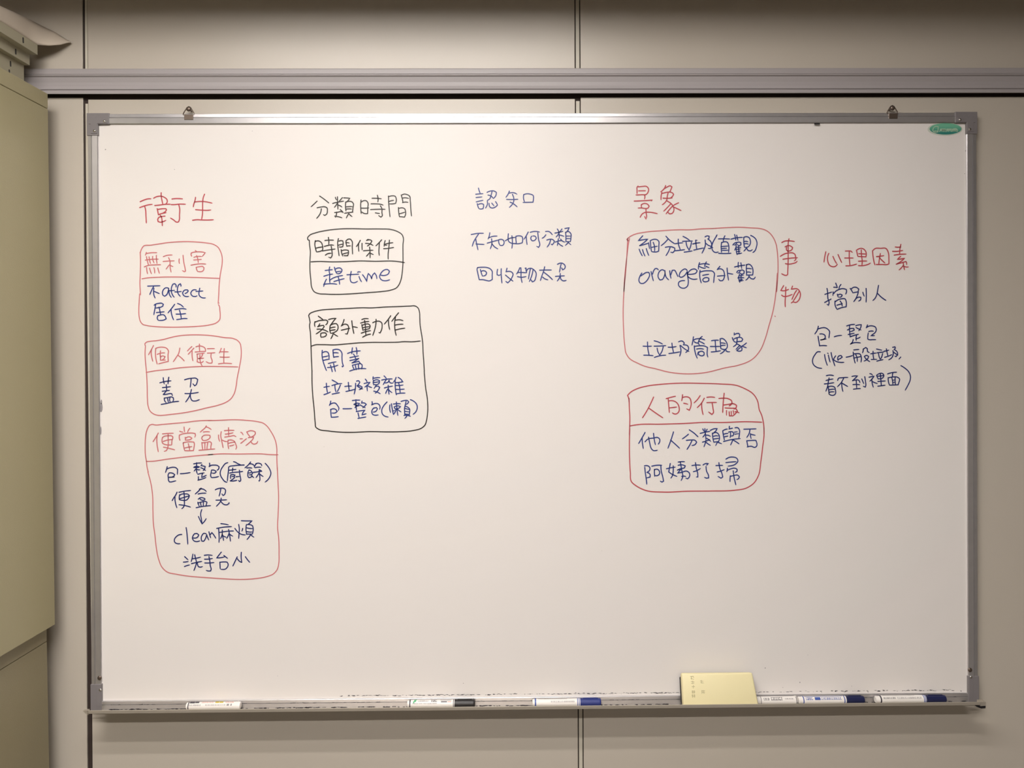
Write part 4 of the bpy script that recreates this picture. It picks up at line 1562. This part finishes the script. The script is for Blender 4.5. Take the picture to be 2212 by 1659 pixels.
# hanging hooks on the top rail and the screws that hold them
for hx, lab in ((-0.6975, 'dark round-headed screw in the wall above the left hanger of the whiteboard'), (0.7285, 'dark round-headed screw in the wall above the right hanger of the whiteboard')):
    hk = obj('hanging_plate', box(hx - .0085, hx + .0095, -0.0056, 0.0000, 0.5895, 0.6005, bevel=0.0006), M['steel'], wb, label='small dull steel hanging plate')
    obj('wire_loop', tube([(hx - .0115, -0.0030, 0.6010), (hx - .0095, -0.0030, 0.6055), (hx - .0035, -0.0025, 0.6150), (hx, -0.0023, 0.6170), (hx + .0035, -0.0025, 0.6150),
                        (hx + .0100, -0.0030, 0.6040), (hx + .0112, -0.0030, 0.6000), (hx - .0115, -0.0030, 0.6000), (hx - .0115, -0.0030, 0.6015)], 0.0011), M['steel'], hk, smooth=True)
    s = thing('wall_screw', lab, 'screw', (hx, YW, 0.6105))
    obj('screw_head', ball((hx, -0.0035, 0.6115), 0.0050, 0.6, 12), M['steel'], s, smooth=True)
    bm = bmesh.new()
    bmesh.ops.create_cone(bm, segments=10, radius1=0.0016, radius2=0.0016, depth=0.020, cap_ends=True,
        matrix=Matrix.Translation((hx, 0.0070, 0.6115 + ZC)) @ Matrix.Rotation(math.pi / 2, 4, 'X'))
    obj('screw_shank', bm, M['steel'], s)

# pen tray
def TFZ(y): return -0.6005 + 0.374 * (-0.004 - y)        # sloping floor of the tray
tray_prof = [(-0.0043, -0.6020), (-0.0550, -0.5832), (-0.0560, -0.5825), (-0.0560, -0.5772), (-0.0550, -0.5765),
             (-0.0540, -0.5772), (-0.0540, TFZ(-0.0540)), (-0.0043, TFZ(-0.0043))]
tr = obj('pen_tray', extrude_x(tray_prof, -0.878, 0.872), M['tray'], wb, label='thin metal pen tray along the bottom edge')
obj('tray_end', prism([(-0.8785, -0.5765), (-0.8880, -0.5768), (-0.8785, -0.5860)], -0.0565, -0.0490), M['tray'], tr)
obj('tray_end', prism([(0.8725, -0.5765), (0.8835, -0.5765), (0.8835, -0.5865), (0.8725, -0.5845)], -0.0565, -0.0450), M['tray'], tr)
obj('end_plug', prism([(0.8640, -0.5850), (0.8825, -0.5838), (0.8825, -0.5885), (0.8740, -0.5890)], -0.0570, -0.040), M['capblack'], tr, label='black plastic end plug')

# green oval sticker in the top right corner
def ellipse(cx, cz, a, b, y0, y1, n=48):
    return prism([(cx + a * math.cos(2 * math.pi * k / n), cz + b * math.sin(2 * math.pi * k / n)) for k in range(n)], y0, y1)
st = obj('oval_sticker', ellipse(0.8376, 0.5693, 0.0358, 0.0134, -0.0004, 0.0), M['stkwhite'], wb, label='small green oval sticker with pale lettering in the top right corner')
obj('sticker_field', ellipse(0.8385, 0.5698, 0.0327, 0.0116, -0.0006, -0.0004), M['green'], st, label='green printed oval')
bm = bmesh.new()
MK = '''505 775 498 885 520 900 640 897 645 740 545 742 520 765
530 870 640 870
690 890 715 812 860 808 850 885
725 838 850 836
715 862 850 860
770 812 762 888
815 812 808 888
885 890 905 812 1040 810 1030 888
900 838 1035 836
950 812 942 888
895 862 1030 862
1060 885 1075 815 1200 812 1225 850 1225 890
1090 838 1200 838
1130 815 1120 880
1170 815 1165 875
1075 872 1140 870 1225 885'''
for line in MK.split('\n'):
    stroke_px(bm, [float(v) for v in line.split()], 1980, 220, 13.825, 0.00085, -0.0008)
obj('sticker_lettering', bm, M['stkmark'], st, label='pale logo and three small characters')

# ------------------------------------------------------------------ the writing
INK_Y = -0.0005
WIDTH = {'handwriting': 0.00114, 'drawn_box': 0.00108, 'drawn_arrow': 0.00110}
def build_ink(text):
    cur = None
    def flush():
        if cur: obj(cur[0], cur[2], M[cur[1]], wb, label=cur[3])
    for line in text.strip().split('\n'):
        line = line.strip()
        if line[0] == '@':
            flush()
            h, lab = line[1:].split('|')
            nm, col, x0, y0, s = h.split()
            cur = [nm, col, bmesh.new(), lab.strip()]
            org = (float(x0), float(y0), float(s))
        elif line[0] == '=':
            x0, y0, s = line[1:].split(); org = (float(x0), float(y0), float(s))
        else:
            nums = [float(v) for v in line.split()]
            w = WIDTH[cur[0]] * (0.93 if cur[1] == 'P' else 1.0)
            stroke_px(cur[2], nums, *org, w, INK_Y)
    flush()
build_ink(INK)

# specks and dried ink along the lower edge (uncountable residue)
bm = bmesh.new()
for (u, v, r) in ((545, 283, .8), (228, 323, 1.3), (377, 366, .9), (1653, 1443, 1.1), (1728, 1474, 1.2), (1691, 1485, .8), (1001, 1476, .8), (1498, 1500, .9), (2086, 326, 1.2),
                  (2084, 375, 1.0), (1745, 1415, .6), (700, 965, .5), (1300, 1190, .5), (2076, 1493, 1.5), (1840, 1482, .6), (600, 1460, .5)):
    p = at(u, v, Y=-0.0006)
    n = 7
    vs = [bm.verts.new((p.x + .00095 * r * (1 + random.uniform(-.3, .3)) * math.cos(6.283 * k / n), p.y, p.z + .00095 * r * (1 + random.uniform(-.3, .3)) * math.sin(6.283 * k / n))) for k in range(n)]
    bm.faces.new(vs)
obj('ink_speck', bm, M['prgrey'], wb, kind='stuff')
bm = bmesh.new()
def blob(x, y, z, a, b):
    n = 8
    vs = [bm.verts.new((x + a * (1 + random.uniform(-.35, .35)) * math.cos(6.283 * k / n), y, z + ZC + b * (1 + random.uniform(-.35, .35)) * math.sin(6.283 * k / n))) for k in range(n)]
    bm.faces.new(vs)
for i in range(520):                       # on the writing surface just above the frame
    x = random.uniform(-0.40, 0.86)
    d = 0.25 + 0.75 * max(math.exp(-((x - 0.25) / 0.22) ** 2), math.exp(-((x + 0.20) / 0.12) ** 2), 0.6 * math.exp(-((x - .7) / .15) ** 2))
    if random.random() > d: continue
    blob(x, -0.0006, -0.5770 + random.gauss(0, .0007), random.uniform(.0008, .0035), random.uniform(.0002, .0006))
for i in range(150):                       # on the frame and the tray joint
    x = random.uniform(-0.86, 0.86)
    blob(x, -0.0045, -0.5888 + random.gauss(0, .0003), random.uniform(.001, .005), random.uniform(.0002, .0005))
for i in range(300):
    x = random.uniform(-0.86, 0.87)
    blob(x, -0.0048, -0.5985 + random.gauss(0, .0003), random.uniform(.001, .006), random.uniform(.0004, .0010))
obj('ink_residue', bm, M['ringdark'], wb, kind='stuff', label='dried black ink dust along the bottom edge')
p0 = at(1759, 266, Y=-.0046); p1 = at(1771, 269, Y=-.0046)
obj('tape_scrap', box(p0.x, p1.x, -0.0050, -0.0040, p1.z - ZC, p0.z - ZC), M['capblack'], wb, label='tiny black scrap of tape on the top frame')
bm = bmesh.new(); 
for (u, v, a, b) in ((218.5, 880, 3.2, 10), (219, 868, 1.6, 5), (218, 930, 1.2, 9), (218, 1410, 1, 4)):
    p = at(u, v, Y=-0.0006); n = 10
    bm.faces.new([bm.verts.new((p.x + .00095 * a * math.cos(6.283 * k / n), p.y, p.z + .00095 * b * math.sin(6.283 * k / n))) for k in range(n)])
obj('ink_smear', bm, M['prgrey'], wb, kind='stuff')

# ------------------------------------------------------------------ marker pens lying in the tray
def ring_band(x0, x1, cy, cz, r, n=24):
    return lathe_x([(x0, r), (x1, r)], cy, cz, n=n)
def patch(bm, x0, x1, a0, a1, cy, cz, r, n=4):
    """printed patch on the barrel between the angles a0..a1 (degrees above the horizontal, towards the camera)"""
    rows = []
    for k in range(n + 1):
        a = math.radians(a0 + (a1 - a0) * k / n)
        y = cy - r * math.cos(a); z = cz + ZC + r * math.sin(a)
        rows.append((bm.verts.new((x0, y, z)), bm.verts.new((x1, y, z))))
    for p, q in zip(rows, rows[1:]): bm.faces.new((p[0], p[1], q[1], q[0]))
def pen(label, x0, x1, cap_x, cap_mat, cy, rings=(), prints=(), r=0.0074, cap_r=0.0077, endlen=0.010, capname='cap'):
    cz = TFZ(cy) + cap_r * 1.0677 + 0.0001
    t = thing('marker_pen', label, 'marker pen', ((x0 + x1) / 2, cy, TFZ(cy)), 'whiteboard markers lying in the pen tray')
    obj('barrel', lathe_x([(x0 + endlen, r * .985), (x0 + endlen + .0006, r), (cap_x - .0004, r), (cap_x, r * .99)], cy, cz), M['penwhite'], t, smooth=False)
    obj('end_plug', lathe_x([(x0, r * .72), (x0 + .0012, r * .88), (x0 + endlen, r * .90)], cy, cz), M['penwhite'], t)
    if cap_mat:
        obj('cap', lathe_x([(cap_x, cap_r), (cap_x + .004, cap_r), (x1 - .003, cap_r * .96), (x1 - .0008, cap_r * .88), (x1, cap_r * .74)], cy, cz), cap_mat, t, label=(None if cap_mat is M['penwhite'] else ('black pen cap' if cap_mat is M['capblack'] else 'blue pen cap')))
        cb = bmesh.new(); add_box(cb, cap_x + .006, x1 - .006, cy - .0014, cy + .0014, cz + cap_r * .93, cz + cap_r + .0009, bevel=.0003)
        obj('cap_clip', cb, cap_mat, t)
    for (a, b, m) in rings:
        obj('printed_ring', ring_band(a, b, cy, cz, r + .00012), M[m], t)
    groups = {}; count = {}
    for (a, b, lo, hi, m) in prints:
        groups.setdefault(m, bmesh.new())
        count[m] = count.get(m, 0) + 1
        patch(groups[m], a, b, lo, hi, cy, cz, r + .00020)
    for m, b_ in groups.items():
        obj('printed_label', b_, M[m], t, kind='stuff' if count[m] > 1 else None)
def textrun(a, b, lo, hi, m, w=.0022, gap=.0008, seed=1):
    rn = random.Random(seed); out = []; x = a
    while x < b - w:
        ww = w * rn.uniform(.6, 1.4)
        mid = lo + (hi - lo) * rn.uniform(.3, .7)
        out.append((x, x + ww, lo, lo + (hi - lo) * .22, m)); out.append((x, x + ww * .8, hi - (hi - lo) * .25, hi, m))
        out.append((x, x + ww * .28, lo, mid + 6, m))
        if rn.random() < .6: out.append((x + ww * .65, x + ww, mid - 8, hi, m))
        x += ww + gap
    return out
px = lambda u, v=1512: at(u, v, Y=-0.0125).x
YP = -0.0125
pen('white marker with no dark cap and a grey and yellow label, leftmost in the tray', px(403), px(520), px(509), M['penwhite'], YP,
    rings=[(px(408), px(410), 'ringdark')], endlen=.0055,
    prints=[(px(411), px(422), 62, 112, 'ringdark'), (px(422.5), px(431), 66, 112, 'ringdark'), (px(466), px(474), 66, 112, 'pryel'), (px(475), px(483), 66, 112, 'pryel')]
      + textrun(px(437), px(463), 66, 110, 'prpink', seed=3) + textrun(px(488), px(507), 66, 110, 'prpink', seed=4)
      + textrun(px(411), px(438), 22, 44, 'prgrey', seed=5) + textrun(px(446), px(490), 26, 42, 'prgrey', w=.0018, seed=6)
      + [(px(492), px(497), 22, 50, 'prgrey'), (px(500), px(503), 22, 50, 'prgrey')])
pen('white marker with a black cap and a green mark on its label', px(880), px(1026), px(982), M['capblack'], YP,
    rings=[(px(885), px(887.5), 'ringdark'), (px(979), px(980.5), 'ringdark')], endlen=.0048,
    prints=[(px(893), px(896), 30, 60, 'prgreen'), (px(895), px(899), 50, 95, 'prgreen'), (px(898), px(901), 80, 105, 'prgreen')]
      + textrun(px(904), px(928), 52, 78, 'prgrey', seed=7) + textrun(px(932), px(948), 50, 88, 'ringdark', w=.003, seed=8)
      + [(px(952), px(975), 74, 82, 'ringdark'), (px(953), px(966), 42, 56, 'ringdark'), (px(967), px(975), 42, 56, 'prpink')]
      + textrun(px(892), px(945), 20, 32, 'prgrey', w=.0016, seed=9))
pen('white marker with a royal blue cap, in the middle of the tray', px(1150), px(1298), px(1253), M['capblue'], YP,
    rings=[(px(1155), px(1158), 'ringblue'), (px(1246.5), px(1248), 'ringblue'), (px(1250), px(1251.5), 'ringblue')], endlen=.0046,
    prints=textrun(px(1190), px(1242), 24, 46, 'prgrey', w=.0018, seed=10) + [(px(1163), px(1225), 84, 92, 'prgrey')])
pen('white marker with dark print, its capped end hidden behind the yellow eraser', px(1721.5) - .128, px(1721.5), px(1721.5) - .128 + .120, M['penwhite'], -0.0125,
    rings=[(px(1717), px(1719), 'ringdark'), (px(1642), px(1643), 'ringdark')],
    prints=textrun(px(1648), px(1662), 26, 60, 'ringdark', w=.0022, seed=11) + textrun(px(1664), px(1690), 24, 70, 'ringdark', w=.0028, seed=12) + textrun(px(1694), px(1714), 34, 56, 'prgrey', w=.002, seed=13))
pen('marker with a blue printed label and a navy cap, touching the pen by the eraser', px(1723.5), px(1866), px(1826), M['capnavy'], YP,
    rings=[(px(1733), px(1735), 'ringblue'), (px(1821), px(1823), 'ringblue')], endlen=.0085,
    prints=[(px(1737), px(1818), 80, 90, 'ringblue')] + textrun(px(1739), px(1757), 24, 62, 'ringblue', w=.0026, seed=14)
      + [(px(1758), px(1770), 22, 66, 'ringblue')] + textrun(px(1772), px(1816), 26, 58, 'ringblue', w=.0024, seed=15))
pen('white marker with a navy cap, rightmost in the tray', px(1890), px(2042), px(1998), M['capnavy'], YP,
    rings=[(px(1899.5), px(1902), 'ringdark'), (px(1992.5), px(1994), 'ringblue'), (px(1995.5), px(1997), 'ringblue')], endlen=.0092,
    prints=textrun(px(1906), px(1932), 30, 50, 'ringdark', w=.0022, seed=16) + textrun(px(1936), px(1988), 28, 52, 'prgrey', w=.0024, seed=17) + [(px(1906), px(1975), 88, 94, 'prgrey')])

# ------------------------------------------------------------------ eraser leaning on the board
EX0, EX1, EH, ET = 0.2865, 0.4360, 0.0612, 0.0300
ea = math.radians(19)
eo = Vector((0, -0.0512, TFZ(-0.0512) + 0.0004 + ZC))
ey, ez = Vector((0, math.sin(ea), math.cos(ea))), Vector((0, math.cos(ea), -math.sin(ea)))   # up along the block, into the block
def slab(x0, x1, h0, h1, t0, t1, inset0=0.0, inset1=0.0, bevel=0.002):
    bm = bmesh.new()
    def P(x, h, t): return bm.verts.new(Vector((x, 0, 0)) + eo + ey * h + ez * t)
    v = [P(x0, h0, t0), P(x1, h0, t0), P(x1 - inset1, h1, t0), P(x0 + inset0, h1, t0), P(x0, h0, t1), P(x1, h0, t1), P(x1 - inset1, h1, t1), P(x0 + inset0, h1, t1)]
    for f in ((0,1,2,3), (7,6,5,4), (0,4,5,1), (1,5,6,2), (2,6,7,3), (3,7,4,0)): bm.faces.new([v[i] for i in f])
    bmesh.ops.bevel(bm, geom=bm.edges[:], offset=bevel, segments=3, affect='EDGES', profile=0.5)
    return bm
er = thing('board_eraser', 'pale yellow block eraser with black felt, leaning on the whiteboard in the tray', 'eraser', ((EX0 + EX1) / 2, -0.035, TFZ(-0.035)))
obj('body', slab(EX0, EX1, 0.0, EH, 0.0, 0.016, 0.001, 0.0065, 0.0035), M['eraser'], er, smooth=True)
obj('felt_pad', slab(EX0 + .0005, EX1 - .002, 0.003, EH - .008, 0.016, ET, 0.001, 0.005, 0.0025), M['felt'], er, label='black felt pad')
bm = bmesh.new()
nE = -ez
def on_eraser(u, v):
    d = RT * ((u - CX) / FPX) + DN * ((v - CY) / FPX) + FW
    o_ = eo - ez * 0.0003
    return CAM + d * ((o_ - CAM).dot(ez) / d.dot(ez))
ET_TXT = '''365 190 420 185 430 215
375 225 430 245
390 190 385 245
380 285 440 290
385 320 440 315
410 275 415 330
395 385 450 385
425 360 420 415
395 470 455 470
395 500 455 495
405 460 410 510
440 460 440 510
395 545 455 545
400 575 455 570
405 535 410 590
445 535 450 590
555 275 610 280
575 262 585 320
560 305 620 315
580 465 645 465
590 455 585 515
620 455 625 515
585 495 645 500'''
for line in ET_TXT.split('\n'):
    v = [float(q) for q in line.split()]
    ribbon(bm, [on_eraser(1450 + v[i] / 8.848, 1440 + v[i + 1] / 8.848) for i in range(0, len(v), 2)], 0.0006, nE)
obj('printed_lettering', bm, M['ertext'], er, label='two faint columns of small printed characters')

# ------------------------------------------------------------------ steel cabinets at the left
def cabinet(label, xr_top, xr_bot, z0, z1, crack, yb, yf, mt, group):
    W = 0.90
    t = thing('steel_cabinet', label, 'cabinet', (xr_bot - W / 2, (yb + yf) / 2, z0), group)
    sl = (xr_top - xr_bot) / (z1 - z0)
    def sx(z): return xr_bot + sl * (z - z0)
    def blk(za, zb, inset=0.0, y0=yf, y1=yb, xl=None):
        bm = bmesh.new(); vs = []
        for z in (za, zb):
            r = sx(z) - inset; l = (sx(z) - W + inset) if xl is None else xl
            vs.append([bm.verts.new((x, y, z + ZC)) for x, y in ((l, y0 + inset), (r, y0 + inset), (r, y1 - inset), (l, y1 - inset))])
        a, b = vs
        for i in range(4):
            j = (i + 1) % 4; bm.faces.new((a[i], a[j], b[j], b[i]))
        bm.faces.new(a); bm.faces.new(list(reversed(b)))
        return bm
    g = 0.0006
    obj('body', blk(z0, crack - g), M[mt], t, bevel=.001)
    obj('top_panel', blk(crack + g, z1), M[mt], t, bevel=.001)
    obj('seam', blk(crack - .003, crack + .003, inset=0.0035), M['steel'], t)
    for k in range(2):                                   # sliding doors on the front, out of the picture
        xa = sx(z0) - W + .02 + k * .43; 
        d = obj('door', box(xa, xa + .43, yf - 0.012 + 0.0, yf - 0.001, z0 + .04, crack - .03, bevel=.001), M[mt], t)
        obj('handle', box(xa + (.03 if k else .38), xa + (.05 if k else .40), yf - 0.02, yf - 0.011, (z0 + crack) / 2 - .05, (z0 + crack) / 2 + .05, bevel=.002), M['steel'], d)
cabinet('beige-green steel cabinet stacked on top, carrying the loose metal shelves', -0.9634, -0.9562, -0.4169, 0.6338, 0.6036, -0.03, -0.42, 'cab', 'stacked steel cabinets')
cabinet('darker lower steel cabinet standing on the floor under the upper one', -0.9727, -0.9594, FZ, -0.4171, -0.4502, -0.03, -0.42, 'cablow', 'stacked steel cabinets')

# loose steel shelves lying on the upper cabinet
def shelf(label, xr, z0, z1, slots):
    t = thing('metal_shelf', label, 'shelf', (xr - 0.42, -0.245, z0), 'loose metal shelves on the cabinet')
    y0, y1, xl = -0.41, -0.030, xr - 0.84
    obj('top_sheet', box(xl, xr, y0, y1, z1 - .0015, z1), M['shelf'], t)
    for nm, a in (('flange', (xr - .0012, xr, y0, y1, z0, z1 - .0015)), ('flange', (xl, xl + .0012, y0, y1, z0, z1 - .0015)),
                  ('flange', (xl + .0012, xr - .0012, y1 - .0012, y1, z0, z1 - .0015)), ('flange', (xl + .0012, xr - .0012, y0, y0 + .0012, z0, z1 - .0015)),
                  ('return_lip', (xr - .016, xr - .0012, y0 + .0012, y1 - .0012, z0, z0 + .0012)), ('return_lip', (xl + .0012, xl + .016, y0 + .0012, y1 - .0012, z0, z0 + .0012))):
        obj(nm, box(*a), M['shelf'], t)
    for (yy, zz, hw, hh) in slots:
        bm = bmesh.new(); n = 12
        ring = []
        for k in range(n):
            an = 2 * math.pi * k / n
            ring.append((yy + hw * math.cos(an), zz + (hh - hw) * (1 if math.sin(an) > 0 else -1) + hw * math.sin(an)))
        A = [bm.verts.new((xr + .0002, y, z + ZC)) for y, z in ring]; B = [bm.verts.new((xr - .002, y, z + ZC)) for y, z in ring]
        for i in range(n): bm.faces.new((A[i], A[(i + 1) % n], B[(i + 1) % n], B[i]))
        bm.faces.new(A); bm.faces.new(list(reversed(B)))
        obj('slot', bm, M['capblack'], t, label='dark punched slot')
shelf('thick folded steel shelf at the bottom of the loose stack on the upper cabinet', -1.0100, 0.6340, 0.6897, [(-0.0706, 0.6778, .0023, .0057), (-0.0744, 0.6625, .0020, .0031)])
shelf('thin steel shelf in the middle of the loose stack on the upper cabinet', -0.9987, 0.6899, 0.7104, [(-0.0726, 0.7002, .0023, .0057)])
shelf('thin steel shelf topmost in the loose stack on the upper cabinet', -0.9831, 0.7106, 0.7299, [(-0.0745, 0.7215, .0023, .0057)])

# curled sheet of card lying on the shelves, its edge lifting towards the wall
S_ = [(-60, 8), (-25, 30), (0, 45.6), (27, 62.5), (57, 82), (81, 97.2), (105, 98), (130, 96.5), (152, 92)]
U_ = [(-60, -14), (-25, 1), (0, 12.5), (27, 24.4), (57.5, 39), (90, 55.3), (119, 69.4), (141, 83.5), (154, 91)]
bm = bmesh.new(); rows = []
for (s, u) in zip(S_, U_):
    a = at(s[0], s[1], Z=0.7306) if s[0] <= 81 else at(s[0], s[1], Y=-0.034 + .040 * (s[0] - 81) / 71)
    c = at(u[0], u[1], Y=min(a.y + 0.035, 0.008))
    row = []
    for k in range(7):
        q = k / 6
        p = a.lerp(c, q) + Vector((0.0015, -0.002, 0.0)) * math.sin(math.pi * q)
        row.append(bm.verts.new(p))
    if s[0] <= 81:
        base = [bm.verts.new((a.x - d, a.y, a.z)) for d in (0.36, 0.24, 0.12)]
    else:
        base = [bm.verts.new((a.x - d, a.y, a.z)) for d in (0.0, 0.0, 0.0)] if False else None
    rows.append((base, row))
for r0, r1 in zip(rows, rows[1:]):
    c0 = (r0[0] or []) + r0[1]; c1 = (r1[0] or []) + r1[1]
    if len(c0) != len(c1): c0, c1 = r0[1], r1[1]
    for k in range(len(c0) - 1): bm.faces.new((c0[k], c0[k + 1], c1[k + 1], c1[k]))
cd_ = obj('curled_card', bm, M['card'], smooth=True)
cd_['label'] = 'curled cream sheet of card lying on the loose metal shelves'; cd_['category'] = 'card'
md = cd_.modifiers.new('thick', 'SOLIDIFY'); md.thickness = 0.0012; md.offset = 1
